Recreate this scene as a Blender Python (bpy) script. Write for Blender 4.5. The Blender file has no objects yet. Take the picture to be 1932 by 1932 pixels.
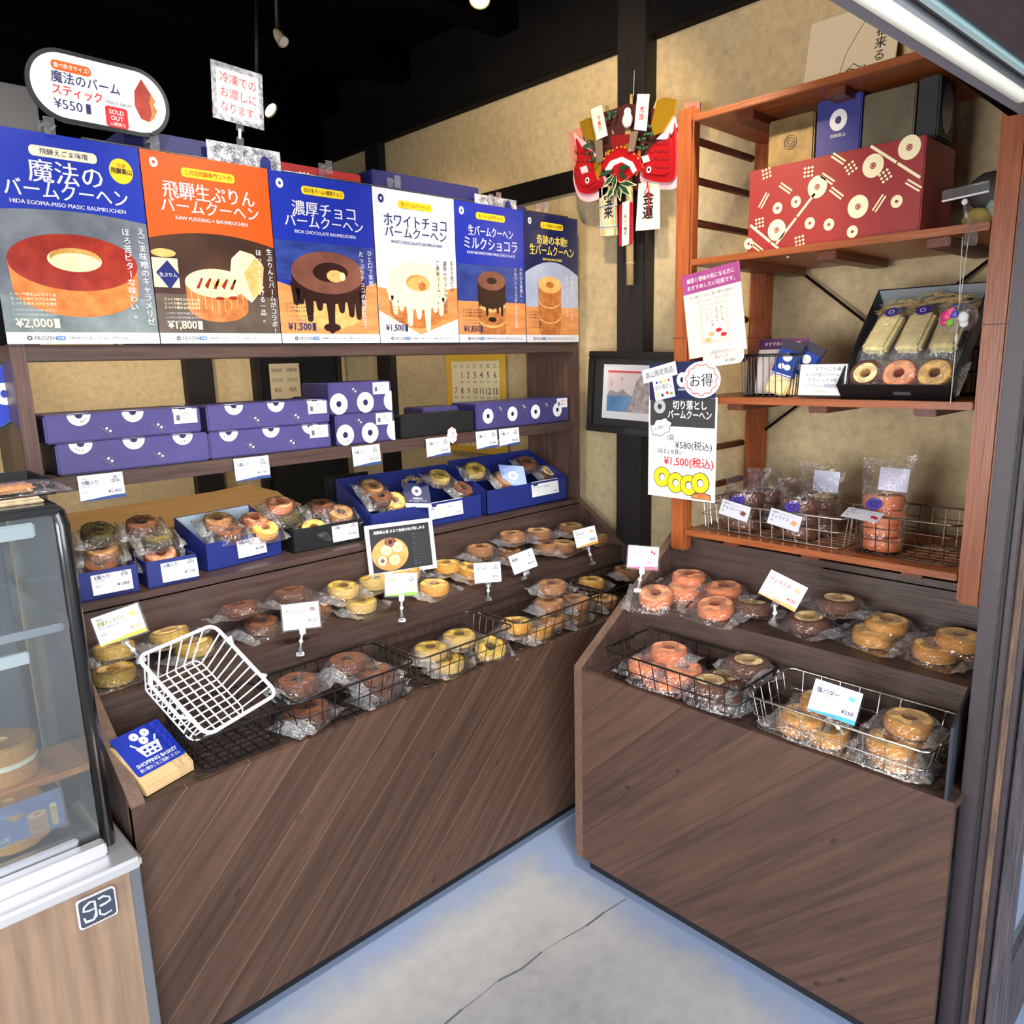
import bpy, bmesh, math, random
from mathutils import Matrix, Vector, noise
C = bpy.context.scene.collection
SC = bpy.context.scene
random.seed(7)

# ------------------------------------------------------------------ camera
F_PX = 1430.57; H = 1.52
A_X = Vector((1514.0, 326.0, -F_PX)).normalized()
A_Y = Vector((-1406.0, 252.0, -F_PX)).normalized()
A_Z = A_X.cross(A_Y).normalized()
A_Y = A_Z.cross(A_X)
ROT = Matrix((A_X, A_Y, A_Z))                            # camera axes -> world
cd = bpy.data.cameras.new('camera'); cd.sensor_width = 36; cd.lens = F_PX/1932*36; cd.clip_start = .02
cam = bpy.data.objects.new('camera', cd); C.objects.link(cam)
cam.matrix_world = Matrix.Translation((0, 0, H)) @ ROT.to_4x4()
SC.camera = cam

# ------------------------------------------------------------------ world, daylight, exposure
SC.view_settings.view_transform = 'Standard'
SC.view_settings.look = 'None'
SC.view_settings.gamma = 1.0
SC.view_settings.use_curve_mapping = False
SC.view_settings.exposure = 0.45
SC.cycles.transparent_max_bounces = 40
SC.cycles.max_bounces = 7
SC.cycles.caustics_reflective = False
SC.cycles.caustics_refractive = False
w = bpy.data.worlds.new('sky'); SC.world = w; w.use_nodes = True
wn = w.node_tree.nodes; wl = w.node_tree.links
bg = wn['Background']
sky = wn.new('ShaderNodeTexSky'); sky.sky_type = 'HOSEK_WILKIE'
sky.turbidity = 6.0; sky.ground_albedo = .5; sky.sun_direction = Vector((-.3, -.8, .75)).normalized()
mixw = wn.new('ShaderNodeMix'); mixw.data_type = 'RGBA'; mixw.inputs[0].default_value = .75
wl.new(sky.outputs[0], mixw.inputs[6]); mixw.inputs[7].default_value = (.88, .93, 1.0, 1)
wl.new(mixw.outputs[2], bg.inputs[0]); bg.inputs[1].default_value = .62

def area(name, loc, target, sx, sy, power, col):
    l = bpy.data.lights.new(name, 'AREA'); l.shape = 'RECTANGLE'; l.size = sx; l.size_y = sy; l.energy = power; l.color = col
    o = bpy.data.objects.new(name, l); C.objects.link(o); o.location = loc
    o.rotation_euler = (Vector(target)-Vector(loc)).to_track_quat('-Z', 'Y').to_euler(); return o
# bright street daylight that comes in through the open shop front
area('daylight_street', (-1.2, -2.7, 1.9), (1.5, 1.4, 1.05), 3.6, 2.6, 250, (.94, .97, 1.0))
# added fill inside the left wall, brightens the rack and side wall
area('added_side_fill', (-2.7, .95, 1.15), (2.3, .95, 1.0), 1.6, 1.5, 100, (.98, .97, .97))

def spot(loc, tgt, power, col=(1, .80, .55), size=60, blend=.7, rad=.04):
    l = bpy.data.lights.new('spot_light', 'SPOT'); l.energy = power; l.color = col; l.spot_size = math.radians(size); l.spot_blend = blend; l.shadow_soft_size = rad
    o = bpy.data.objects.new('spot_light', l); C.objects.link(o); o.location = loc
    o.rotation_euler = (Vector(tgt)-Vector(loc)).to_track_quat('-Z', 'Y').to_euler(); return o
# the ceiling spots of the shop: over the posters, the side wall, the rack, the counters and the back room; the last two are added fill
NEUT, WARM = (1, .93, .84), (1, .78, .50)
for x in (.35, 1.1, 1.85): spot((x, .85, 2.72), (x+.15, 2.0, 1.72), 60, NEUT, 58)
spot((1.30, 1.25, 2.66), (2.36, 2.15, 2.12), 54, WARM, 62)
spot((1.05, 1.45, 2.66), (2.02, 1.16, 1.86), 62, (1, .78, .50), 34)
for x, y in ((.55, .9), (1.2, .8)): spot((x, y, 2.72), (x+.15, 1.85, .8), 70, NEUT, 52)
spot((1.05, .75, 2.72), (1.75, .85, .72), 36, NEUT, 48)
spot((.9, 2.75, 2.7), (1.0, 3.8, 1.35), 60, WARM, 75)
spot((1.5, 2.7, 2.7), (2.36, 2.75, 1.5), 22, WARM, 70)
spot((.95, 2.75, 2.6), (.95, 2.40, 1.05), 26, WARM, 60)  # added fill to lighten the cardboard box
spot((1.1, .9, 2.75), (2.34, 1.1, 2.40), 14, WARM, 50)  # added fill for the upper wall and the drawing card

# ------------------------------------------------------------------ pixel helpers (1932 frame) -> points on real surfaces
def _ray(px, py): return ROT @ Vector((px-966, -(py-966), -F_PX))
def onX(px, py, x): d = _ray(px, py); t = x/d.x; return Vector((x, t*d.y, H+t*d.z))
def onY(px, py, y): d = _ray(px, py); t = y/d.y; return Vector((t*d.x, y, H+t*d.z))
def onZ(px, py, z): d = _ray(px, py); t = (z-H)/d.z; return Vector((t*d.x, t*d.y, z))

# ------------------------------------------------------------------ object helpers
def thing(name, label, cat, M=None, group=None):
    o = bpy.data.objects.new(name, None); o.empty_display_size = .05; C.objects.link(o)
    if M is not None: o.matrix_world = M if isinstance(M, Matrix) else Matrix.Translation(M)
    o['label'] = label; o['category'] = cat
    if group: o['group'] = group
    return o
def tag(o, label, cat, group=None):
    o['label'] = label; o['category'] = cat
    if group: o['group'] = group
    return o
def struct(o): o['kind'] = 'structure'; return o
def dup(root, M, label=None, group=None):
    r = root.copy(); C.objects.link(r); r.matrix_world = M
    if label: r['label'] = label
    if group: r['group'] = group
    for ch in list(root.children):
        c = ch.copy(); C.objects.link(c); c.parent = r
        for g in ch.children:
            d = g.copy(); C.objects.link(d); d.parent = c
    return r
def T3(x, y, z): return Matrix.Translation((x, y, z))
def RZ(a): return Matrix.Rotation(math.radians(a), 4, 'Z')
def RXm(a): return Matrix.Rotation(math.radians(a), 4, 'X')
def RYm(a): return Matrix.Rotation(math.radians(a), 4, 'Y')
FL = Matrix(((1, 0, 0, 0), (0, 0, -1, 0), (0, 1, 0, 0), (0, 0, 0, 1)))     # a sheet facing -Y (left counter front)
FR = Matrix(((0, 0, -1, 0), (-1, 0, 0, 0), (0, 1, 0, 0), (0, 0, 0, 1)))    # a sheet facing -X (right wall / right counter)

_tc = {}
def text_mesh(body, bold):
    k = (body, bold)
    if k not in _tc:
        cu = bpy.data.curves.new('txt', 'FONT'); cu.body = body; cu.size = 1; cu.resolution_u = 2; cu.offset = bold
        o = bpy.data.objects.new('txt', cu)
        me = o.to_mesh()
        vs = [(v.co.x, v.co.y) for v in me.vertices]; fs = [tuple(p.vertices) for p in me.polygons]
        o.to_mesh_clear(); bpy.data.objects.remove(o); bpy.data.curves.remove(cu)
        xs = [v[0] for v in vs] or [0]; ys = [v[1] for v in vs] or [0]
        _tc[k] = (vs, fs, min(xs), max(xs), min(ys), max(ys))
    return _tc[k]

class MB:
    """collects shapes and links them as ONE mesh object"""
    def __init__(s): s.v = []; s.f = []; s.m = []; s.sm = []; s.mats = []; s.M = Matrix.Identity(4)
    def mi(s, m):
        if m not in s.mats: s.mats.append(m)
        return s.mats.index(m)
    def add(s, vs, fs, m, smooth=False, M=None):
        b = len(s.v); MM = s.M if M is None else s.M @ M; k = s.mi(m)
        s.v += [tuple(MM @ Vector(v)) for v in vs]
        for f in fs: s.f.append(tuple(b+i for i in f)); s.m.append(k); s.sm.append(smooth)
        return s
    def box(s, x0, x1, y0, y1, z0, z1, m, bev=0.0, M=None):
        if bev <= 0:
            vs = [(x, y, z) for x in (x0, x1) for y in (y0, y1) for z in (z0, z1)]
            return s.add(vs, [(0, 1, 3, 2), (4, 6, 7, 5), (0, 4, 5, 1), (2, 3, 7, 6), (0, 2, 6, 4), (1, 5, 7, 3)], m, M=M)
        b = bmesh.new(); bmesh.ops.create_cube(b, size=1)
        bmesh.ops.scale(b, vec=(x1-x0, y1-y0, z1-z0), verts=b.verts)
        bmesh.ops.translate(b, vec=((x0+x1)/2, (y0+y1)/2, (z0+z1)/2), verts=b.verts)
        bmesh.ops.bevel(b, geom=b.edges[:], offset=min(bev, .45*min(x1-x0, y1-y0, z1-z0)), segments=2, affect='EDGES')
        b.verts.index_update()
        s.add([v.co[:] for v in b.verts], [tuple(v.index for v in f.verts) for f in b.faces], m, M=M); b.free(); return s
    def prism(s, pts, z0, z1, m, M=None, side=None):
        n = len(pts); vs = [(x, y, z0) for x, y in pts]+[(x, y, z1) for x, y in pts]
        s.add(vs, [tuple(range(n-1, -1, -1)), tuple(range(n, 2*n))], m, M=M)
        return s.add(vs, [(i, (i+1) % n, n+(i+1) % n, n+i) for i in range(n)], side or m, M=M)
    def poly(s, pts, z, m, M=None): return s.add([(x, y, z) for x, y in pts], [tuple(range(len(pts)))], m, M=M)
    def rect(s, x0, x1, y0, y1, z, m, M=None): return s.poly([(x0, y0), (x1, y0), (x1, y1), (x0, y1)], z, m, M)
    def ell(s, cx, cy, rx, ry, z, m, n=28, a0=0, a1=360, M=None):
        st = [math.radians(a0+(a1-a0)*i/n) for i in range(n if a1-a0 >= 360 else n+1)]
        return s.poly([(cx+rx*math.cos(a), cy+ry*math.sin(a)) for a in st], z, m, M)
    def ring(s, cx, cy, r0, r1, z, m, n=28, ky=1.0, M=None):
        vs = []
        for i in range(n):
            a = 2*math.pi*i/n; c, q = math.cos(a), math.sin(a)*ky; vs += [(cx+r0*c, cy+r0*q, z), (cx+r1*c, cy+r1*q, z)]
        return s.add(vs, [(2*i, 2*i+1, (2*i+3) % (2*n), (2*i+2) % (2*n)) for i in range(n)], m, M=M)
    def rrect(s, x0, x1, y0, y1, r, z, m, M=None, n=6): return s.poly(rr(x0, x1, y0, y1, r, n), z, m, M)
    def lathe(s, prof, m, n=32, M=None, smooth=True, mats=None):
        k = len(prof); vs = []
        for i in range(n):
            a = 2*math.pi*i/n; vs += [(r*math.cos(a), r*math.sin(a), z) for r, z in prof]
        for j in range(k-1):
            s.add(vs, [(i*k+j, ((i+1) % n)*k+j, ((i+1) % n)*k+j+1, i*k+j+1) for i in range(n)], mats[j] if mats else m, smooth, M)
        return s
    def tube(s, pts, r, m, n=6, closed=False, M=None, smooth=True):
        pts = [Vector(p) for p in pts]; k = len(pts); vs = []; up = None
        for i, p in enumerate(pts):
            if closed: t = pts[(i+1) % k]-pts[i-1]
            else: t = pts[min(i+1, k-1)]-pts[max(i-1, 0)]
            t.normalize()
            if up is None: up = Vector((0, 0, 1)) if abs(t.z) < .9 else Vector((1, 0, 0))
            u = t.cross(up)
            if u.length < 1e-4: u = t.cross(Vector((0, 1, .1)))
            u.normalize(); w_ = u.cross(t); up = w_
            vs += [tuple(p+(u*math.cos(2*math.pi*j/n)+w_*math.sin(2*math.pi*j/n))*r) for j in range(n)]
        fs = []
        for i in range(k if closed else k-1):
            a, b = i*n, ((i+1) % k)*n
            fs += [(a+j, a+(j+1) % n, b+(j+1) % n, b+j) for j in range(n)]
        if not closed: fs += [tuple(range(n-1, -1, -1)), tuple((k-1)*n+j for j in range(n))]
        return s.add(vs, fs, m, smooth, M)
    def blob(s, c, r, m, seed=0, amp=.1, n=14, M=None, fr=3.0):
        vs = []; fs = []; h = n//2+1
        for i in range(h+1):
            t = math.pi*i/h
            for j in range(n):
                a = 2*math.pi*j/n; d = Vector((math.sin(t)*math.cos(a), math.sin(t)*math.sin(a), math.cos(t)))
                k = 1+amp*noise.noise(d*fr+Vector((seed, 0, seed*.7))); vs.append((c[0]+d.x*r[0]*k, c[1]+d.y*r[1]*k, c[2]+d.z*r[2]*k))
        for i in range(h):
            for j in range(n): fs.append((i*n+j, (i+1)*n+j, (i+1)*n+(j+1) % n, i*n+(j+1) % n))
        return s.add(vs, fs, m, True, M)
    def text(s, body, x, y, size, m, z=.0004, align='c', bold=0.0, wmax=None, sx=1.0, rot=0, M=None):
        vs, fs, x0, x1, y0, y1 = text_mesh(body, 0.0)
        if bold >= .008:      # heavier lettering: the same letters struck again a hair apart
            e = size*max(bold, .009)*1.15; off_ = ((-e, 0), (e, 0), (0, e), (0, -e)) if bold >= .014 else ((-e*.8, 0), (e*.8, 0))
            for q, (dx, dy) in enumerate(off_): s.text(body, x+dx, y+dy, size, m, z+q*.00003, align, 0, wmax, sx, rot, M)
            return s
        wd = (x1-x0)*size*sx
        if wmax and wd > wmax: sx *= wmax/wd; wd = wmax
        off = {'c': -wd/2, 'l': 0, 'r': -wd}[align]
        ca, sa = math.cos(math.radians(rot)), math.sin(math.radians(rot)); out = []
        for vx, vy in vs:
            a, b = off+(vx-x0)*size*sx, (vy-.36)*size
            out.append((x+a*ca-b*sa, y+a*sa+b*ca, z))
        return s.add(out, fs, m, M=M)
    def vtext(s, body, x, y, size, m, z=.0004, bold=0.0, pitch=1.0, M=None):
        for ch in body:
            if ch != ' ': s.text(ch, x, y-size/2, size, m, z, 'c', bold, rot=-90 if ch in 'ー〜' else 0, M=M)
            y -= size*pitch
        return s
    def build(s, name, parent=None, M=None):
        me = bpy.data.meshes.new(name); me.from_pydata(s.v, [], s.f)
        for m in s.mats: me.materials.append(m)
        me.polygons.foreach_set('material_index', s.m); me.polygons.foreach_set('use_smooth', s.sm); me.update()
        o = bpy.data.objects.new(name, me); C.objects.link(o)
        if parent is not None: o.parent = parent
        if M is not None: o.matrix_local = M
        return o
def rr(x0, x1, y0, y1, r, n=6):
    p = []
    for cx, cy, a in ((x1-r, y0+r, -90), (x1-r, y1-r, 0), (x0+r, y1-r, 90), (x0+r, y0+r, 180)):
        p += [(cx+r*math.cos(math.radians(a+90*i/n)), cy+r*math.sin(math.radians(a+90*i/n))) for i in range(n+1)]
    return p

# ------------------------------------------------------------------ materials
def lin(c):
    c = c/255.0
    return c/12.92 if c <= .04045 else ((c+.055)/1.055)**2.4
def rgb(r, g, b): return (lin(r), lin(g), lin(b), 1)
def mat(name, col, rough=.5, metal=0.0, var=0.0, sc=8.0, stretch=(1, 1, 1), bump=0.0, bsc=60.0, spec=.5, coat=0.0, col2=None, detail=3.0, sub=0.0):
    m = bpy.data.materials.new(name); m.use_nodes = True; nt = m.node_tree; b = nt.nodes['Principled BSDF']
    b.inputs['Base Color'].default_value = rgb(*col); b.inputs['Roughness'].default_value = rough; b.inputs['Metallic'].default_value = metal
    b.inputs['Specular IOR Level'].default_value = spec; b.inputs['Coat Weight'].default_value = coat
    if var > 0 or bump > 0 or col2:
        tc = nt.nodes.new('ShaderNodeTexCoord'); mp = nt.nodes.new('ShaderNodeMapping'); mp.inputs['Scale'].default_value = stretch
        nt.links.new(tc.outputs['Object'], mp.inputs[0])
    if var > 0 or col2:
        nz = nt.nodes.new('ShaderNodeTexNoise'); nz.inputs['Scale'].default_value = sc; nz.inputs['Detail'].default_value = detail; nz.inputs['Roughness'].default_value = .6
        nt.links.new(mp.outputs[0], nz.inputs['Vector'])
        rp = nt.nodes.new('ShaderNodeValToRGB'); rp.color_ramp.elements[0].position = .3; rp.color_ramp.elements[1].position = .7
        c2 = col2 or tuple(min(255, x*(1+var)) for x in col); c1 = col if col2 else tuple(x*(1-var) for x in col)
        rp.color_ramp.elements[0].color = rgb(*c1); rp.color_ramp.elements[1].color = rgb(*c2)
        nt.links.new(nz.outputs['Fac'], rp.inputs[0]); nt.links.new(rp.outputs[0], b.inputs['Base Color'])
    if bump > 0:
        n2 = nt.nodes.new('ShaderNodeTexNoise'); n2.inputs['Scale'].default_value = bsc; n2.inputs['Detail'].default_value = 4
        nt.links.new(mp.outputs[0], n2.inputs['Vector'])
        bp = nt.nodes.new('ShaderNodeBump'); bp.inputs['Strength'].default_value = bump; bp.inputs['Distance'].default_value = .01
        nt.links.new(n2.outputs['Fac'], bp.inputs['Height']); nt.links.new(bp.outputs[0], b.inputs['Normal'])
    return m
def emis(name, col, s):
    m = bpy.data.materials.new(name); m.use_nodes = True; b = m.node_tree.nodes['Principled BSDF']
    b.inputs['Base Color'].default_value = rgb(*col); b.inputs['Emission Color'].default_value = rgb(*col); b.inputs['Emission Strength'].default_value = s
    return m
def film(name, gloss=.10, milk=.05, rough=.12, bump=.6, bsc=55.0, tint=(250, 250, 252)):
    """clear plastic film: mostly see-through, glossy at a slant, crinkled"""
    m = bpy.data.materials.new(name); m.use_nodes = True; nt = m.node_tree; N = nt.nodes; L = nt.links
    N.remove(N['Principled BSDF']); out = N['Material Output']
    tr = N.new('ShaderNodeBsdfTransparent'); tr.inputs[0].default_value = rgb(*tint)
    gl = N.new('ShaderNodeBsdfGlossy'); gl.inputs['Roughness'].default_value = rough; gl.inputs[0].default_value = (1, 1, 1, 1)
    df = N.new('ShaderNodeBsdfDiffuse'); df.inputs[0].default_value = (.85, .86, .88, 1)
    lw = N.new('ShaderNodeLayerWeight'); lw.inputs['Blend'].default_value = .35
    tc = N.new('ShaderNodeTexCoord')
    if bump > 0:
        nz = N.new('ShaderNodeTexNoise'); nz.inputs['Scale'].default_value = bsc; nz.inputs['Detail'].default_value = 2; nz.inputs['Distortion'].default_value = .8
        L.new(tc.outputs['Object'], nz.inputs['Vector'])
        bp = N.new('ShaderNodeBump'); bp.inputs['Strength'].default_value = bump; bp.inputs['Distance'].default_value = .01
        L.new(nz.outputs['Fac'], bp.inputs['Height'])
        for n_ in (gl, lw): L.new(bp.outputs[0], n_.inputs['Normal'])
    mr = N.new('ShaderNodeMapRange'); mr.inputs[3].default_value = gloss*.45; mr.inputs[4].default_value = min(1, gloss*6)
    L.new(lw.outputs['Facing'], mr.inputs[0])
    m1 = N.new('ShaderNodeMixShader'); m1.inputs[0].default_value = milk; L.new(tr.outputs[0], m1.inputs[1]); L.new(df.outputs[0], m1.inputs[2])
    m2 = N.new('ShaderNodeMixShader'); L.new(mr.outputs[0], m2.inputs[0]); L.new(m1.outputs[0], m2.inputs[1]); L.new(gl.outputs[0], m2.inputs[2])
    L.new(m2.outputs[0], out.inputs[0]); return m
def woodgrain(name, c1, c2, axis, rough=.45, sc=5.0, ratio=14.0, spec=.4, c3=None):
    """straight-grained timber or laminate, grain along AXIS (0 x, 1 y, 2 z)"""
    st = [ratio]*3; st[axis] = 1.0
    m = mat(name, c1, rough, 0, col2=c2, sc=sc, stretch=st, spec=spec, detail=6.0, bump=.08, bsc=sc*2)
    return m
def planks(name, axis_u, sgn, x0, width, cols, rough=.55, groove=(150, 115, 90), gw=.0012):
    """boards laid at 45 degrees in the plane (axis_u, z); every board has its own tone, light seams between"""
    m = bpy.data.materials.new(name); m.use_nodes = True; nt = m.node_tree; N = nt.nodes; L = nt.links; b = N['Principled BSDF']
    b.inputs['Roughness'].default_value = rough; b.inputs['Specular IOR Level'].default_value = .35
    tc = N.new('ShaderNodeTexCoord'); sp = N.new('ShaderNodeSeparateXYZ'); L.new(tc.outputs['Object'], sp.inputs[0])
    def mth(op, a, b_=None):
        n = N.new('ShaderNodeMath'); n.operation = op
        for i, q in enumerate((a, b_)):
            if q is None: continue
            if isinstance(q, (int, float)): n.inputs[i].default_value = q
            else: L.new(q, n.inputs[i])
        return n.outputs[0]
    u = mth('MULTIPLY', sp.outputs[axis_u], sgn); z = sp.outputs[2]
    across = mth('MULTIPLY', mth('SUBTRACT', z, u), .70711); along = mth('MULTIPLY', mth('ADD', z, u), .70711)
    q = mth('DIVIDE', mth('ADD', across, x0), width); idx = mth('FLOOR', q); fr = mth('FRACT', q)
    wn_ = N.new('ShaderNodeTexWhiteNoise'); wn_.noise_dimensions = '1D'; L.new(idx, wn_.inputs['W'])
    cb = N.new('ShaderNodeCombineXYZ'); L.new(mth('ADD', mth('MULTIPLY', along, 1.6), mth('MULTIPLY', idx, 7.3)), cb.inputs[0]); L.new(mth('MULTIPLY', across, 26.0), cb.inputs[1])
    nz = N.new('ShaderNodeTexNoise'); nz.inputs['Scale'].default_value = 1.6; nz.inputs['Detail'].default_value = 6; nz.inputs['Roughness'].default_value = .62; nz.inputs['Distortion'].default_value = .35
    L.new(cb.outputs[0], nz.inputs['Vector'])
    # knots: dark round spots, sparse
    cb2 = N.new('ShaderNodeCombineXYZ'); L.new(mth('MULTIPLY', along, 5.0), cb2.inputs[0]); L.new(mth('MULTIPLY', across, 10.0), cb2.inputs[1])
    vo = N.new('ShaderNodeTexVoronoi'); vo.inputs['Scale'].default_value = 1.0; L.new(cb2.outputs[0], vo.inputs['Vector'])
    kn = mth('MULTIPLY', mth('LESS_THAN', mth('ADD', vo.outputs['Distance'], mth('MULTIPLY', nz.outputs['Fac'], .05)), .085), .55)
    t = mth('ADD', mth('MULTIPLY', nz.outputs['Fac'], .9), mth('MULTIPLY', mth('SUBTRACT', wn_.outputs['Value'], .5), .20))
    rp = N.new('ShaderNodeValToRGB'); e = rp.color_ramp.elements; e[0].position = .22; e[1].position = .85
    e[0].color = rgb(*cols[0]); e[1].color = rgb(*cols[2]); k = e.new(.5); k.color = rgb(*cols[1])
    L.new(t, rp.inputs[0])
    mk = N.new('ShaderNodeMix'); mk.data_type = 'RGBA'; L.new(kn, mk.inputs[0]); L.new(rp.outputs[0], mk.inputs[6]); mk.inputs[7].default_value = rgb(28, 20, 17)
    gv = mth('LESS_THAN', fr, gw/width)
    mg = N.new('ShaderNodeMix'); mg.data_type = 'RGBA'; L.new(mth('MULTIPLY', gv, .8), mg.inputs[0]); L.new(mk.outputs[2], mg.inputs[6]); mg.inputs[7].default_value = rgb(*groove)
    L.new(mg.outputs[2], b.inputs['Base Color'])
    bp = N.new('ShaderNodeBump'); bp.inputs['Strength'].default_value = .12; bp.inputs['Distance'].default_value = .004; L.new(nz.outputs['Fac'], bp.inputs['Height']); L.new(bp.outputs[0], b.inputs['Normal'])
    return m

WHITE = mat('white_paper', (222, 222, 222), .55)
CARD = mat('white_card', (218, 218, 221), .5)
INK = mat('black_ink', (25, 25, 28), .5)
GREYINK = mat('grey_ink', (84, 86, 94), .5)
NAVYINK = mat('navy_ink', (30, 36, 90), .5)
REDINK = mat('red_ink', (205, 30, 40), .5)
PINKINK = mat('pink_ink', (228, 90, 120), .5)
YELLOW = mat('yellow_print', (250, 205, 20), .5)
BLUEPR = mat('royal_blue_print', (14, 44, 160), .4)
NAVYPR = mat('navy_print', (26, 34, 100), .4)
ORANGEPR = mat('orange_print', (245, 85, 12), .4)
LIGHTBLUE = mat('pale_blue_print', (200, 222, 235), .45)
GREENPR = mat('green_print', (110, 165, 40), .5)
LIMEPR = mat('lime_print', (190, 205, 60), .5)
AMBERPR = mat('amber_print', (245, 160, 50), .5)
CYANPR = mat('cyan_print', (70, 170, 215), .5)
CLEAR = film('clear_acrylic', .08, .06, .05, 0)
SLEEVE = film('clear_sleeve', .018, .0, .22, .1, 20)
FILM = film('clear_wrapper_film', .11, .012, .07, .7, 60)
SEAL = film('crimped_wrapper_end', .22, .16, .12, .9, 90)  # crimped ends; extra white milk imitates silvery highlights
GLASS = film('showcase_glass', .10, .02, .02, 0, tint=(235, 240, 242))
BLACKWIRE = mat('black_coated_wire', (22, 20, 20), .35, .3)
BROWNWIRE = mat('bronze_wire', (92, 78, 66), .32, .8)
CHROME = mat('chrome_wire', (205, 200, 192), .22, 1.0)
PALEWIRE = mat('pale_steel_wire', (190, 178, 166), .3, .9)
WHITEWIRE = mat('white_coated_wire', (238, 238, 240), .3)
DARKX = woodgrain('dark_laminate_along_x', (56, 42, 38), (80, 62, 56), 0, .38)
DARKY = woodgrain('dark_laminate_along_y', (56, 42, 38), (80, 62, 56), 1, .38)
DARKZ = woodgrain('dark_laminate_upright', (62, 45, 40), (90, 67, 59), 2, .38)
DARKEDGE = woodgrain('brown_laminate_edge', (88, 68, 56), (112, 88, 74), 1, .42)
TOE = mat('black_toe_kick', (12, 13, 15), .6)
BLACKWOOD = woodgrain('blackened_timber', (15, 12, 12), (30, 24, 23), 2, .6)
BLACKWOODY = woodgrain('blackened_timber_long', (8, 7, 7), (16, 13, 12), 1, .75, spec=.15)
ORWOOD = woodgrain('orange_varnished_wood', (134, 66, 30), (166, 92, 48), 2, .35, sc=6)
ORWOODY = woodgrain('orange_varnished_board', (132, 66, 30), (164, 92, 48), 1, .35, sc=6)
ORWOODX = woodgrain('orange_varnished_rung', (84, 40, 24), (108, 54, 32), 0, .4, sc=6)
# ------------------------------------------------------------------ the room
def floor_mat():
    m = mat('worn_concrete_floor', (156, 156, 156), .6, 0, var=.06, sc=22, detail=9, bump=.10, bsc=220)
    nt = m.node_tree; N = nt.nodes; L = nt.links; b = N['Principled BSDF']
    base = b.inputs['Base Color'].links[0].from_socket
    tc = N.new('ShaderNodeTexCoord'); sp = N.new('ShaderNodeSeparateXYZ'); L.new(tc.outputs['Object'], sp.inputs[0])
    def mth(op, a, c):
        n = N.new('ShaderNodeMath'); n.operation = op
        for i, q in enumerate((a, c)):
            if isinstance(q, (int, float)): n.inputs[i].default_value = q
            else: L.new(q, n.inputs[i])
        return n.outputs[0]
    d = mth('MINIMUM', mth('SUBTRACT', 1.575, sp.outputs[1]), mth('SUBTRACT', 1.567, sp.outputs[0]))
    nz = N.new('ShaderNodeTexNoise'); nz.inputs['Scale'].default_value = 7; nz.inputs['Detail'].default_value = 5; L.new(tc.outputs['Object'], nz.inputs['Vector'])
    d2 = mth('ADD', d, mth('MULTIPLY', mth('SUBTRACT', nz.outputs['Fac'], .5), .22))
    rp = N.new('ShaderNodeValToRGB'); e = rp.color_ramp.elements
    e[0].position = .02; e[0].color = (1, 1, 1, 1); e[1].position = .16; e[1].color = (0, 0, 0, 1); L.new(d2, rp.inputs[0])
    m1 = N.new('ShaderNodeMix'); m1.data_type = 'RGBA'; L.new(rp.outputs[0], m1.inputs[0]); L.new(base, m1.inputs[6]); m1.inputs[7].default_value = rgb(142, 158, 190)
    # scuffed pale patch between the paint and the bare concrete
    rq = N.new('ShaderNodeValToRGB'); e = rq.color_ramp.elements; e[0].position = .06; e[0].color = (0, 0, 0, 1); e[1].position = .40; e[1].color = (0, 0, 0, 1)
    k = e.new(.17); k.color = (.5, .5, .5, 1); L.new(d2, rq.inputs[0])
    m2 = N.new('ShaderNodeMix'); m2.data_type = 'RGBA'; L.new(rq.outputs[0], m2.inputs[0]); L.new(m1.outputs[2], m2.inputs[6]); m2.inputs[7].default_value = rgb(188, 187, 188)
    L.new(m2.outputs[2], b.inputs['Base Color']); return m
FLOOR = floor_mat()
PLASTER = mat('sand_plaster', (188, 168, 130), .9, 0, var=.07, sc=40, detail=6, bump=.12, bsc=300)
CEIL = mat('dark_ceiling_timber', (5, 4, 4), .9, 0, var=.2, sc=5, stretch=(1, 8, 8), spec=.05)
mb = MB(); mb.box(-3, 2.5, -3.2, 4.0, -.1, 0, FLOOR); struct(mb.build('floor'))
CRACK = mat('floor_crack_grey', (92, 94, 98), .9)  # flat grey for the crack line
mb = MB(); cp = [onZ(x, y, 0.0) for x, y in ((1182, 1696), (1140, 1722), (1105, 1748), (1062, 1772), (1022, 1797), (985, 1828), (940, 1851), (905, 1880), (872, 1905), (840, 1932), (790, 1975))]
pts = []
for i in range(len(cp)-1):
    a, b = cp[i], cp[i+1]; w_ = .0016+.0012*math.sin(i*1.7); t = (b-a).normalized(); n_ = Vector((-t.y, t.x, 0))*w_
    mb.add([tuple(a-n_+Vector((0, 0, .0006))), tuple(b-n_+Vector((0, 0, .0006))), tuple(b+n_+Vector((0, 0, .0006))), tuple(a+n_+Vector((0, 0, .0006)))], [(0, 1, 2, 3)], CRACK)
o = struct(mb.build('floor_crack'))
mb = MB(); mb.box(2.36, 2.5, .30, 3.9, 0, 2.9, PLASTER); struct(mb.build('wall_right'))
mb = MB(); mb.box(-3, 2.36, 3.8, 3.9, 0, 2.0, PLASTER); mb.box(-3, 2.36, 3.78, 3.9, 2.0, 2.9, CEIL); struct(mb.build('wall_back'))
mb = MB(); mb.box(-3.1, -3, .36, 3.9, 0, 2.9, PLASTER); struct(mb.build('wall_left'))  # unseen; put in to block sky light from the left
mb = MB(); mb.box(-3.1, 2.5, .30, 3.9, 2.9, 3.0, CEIL)
for y in (.9, 1.6, 2.3, 3.0, 3.6): mb.box(-3, 2.36, y, y+.12, 2.78, 2.9, CEIL)
struct(mb.build('ceiling'))
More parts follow.
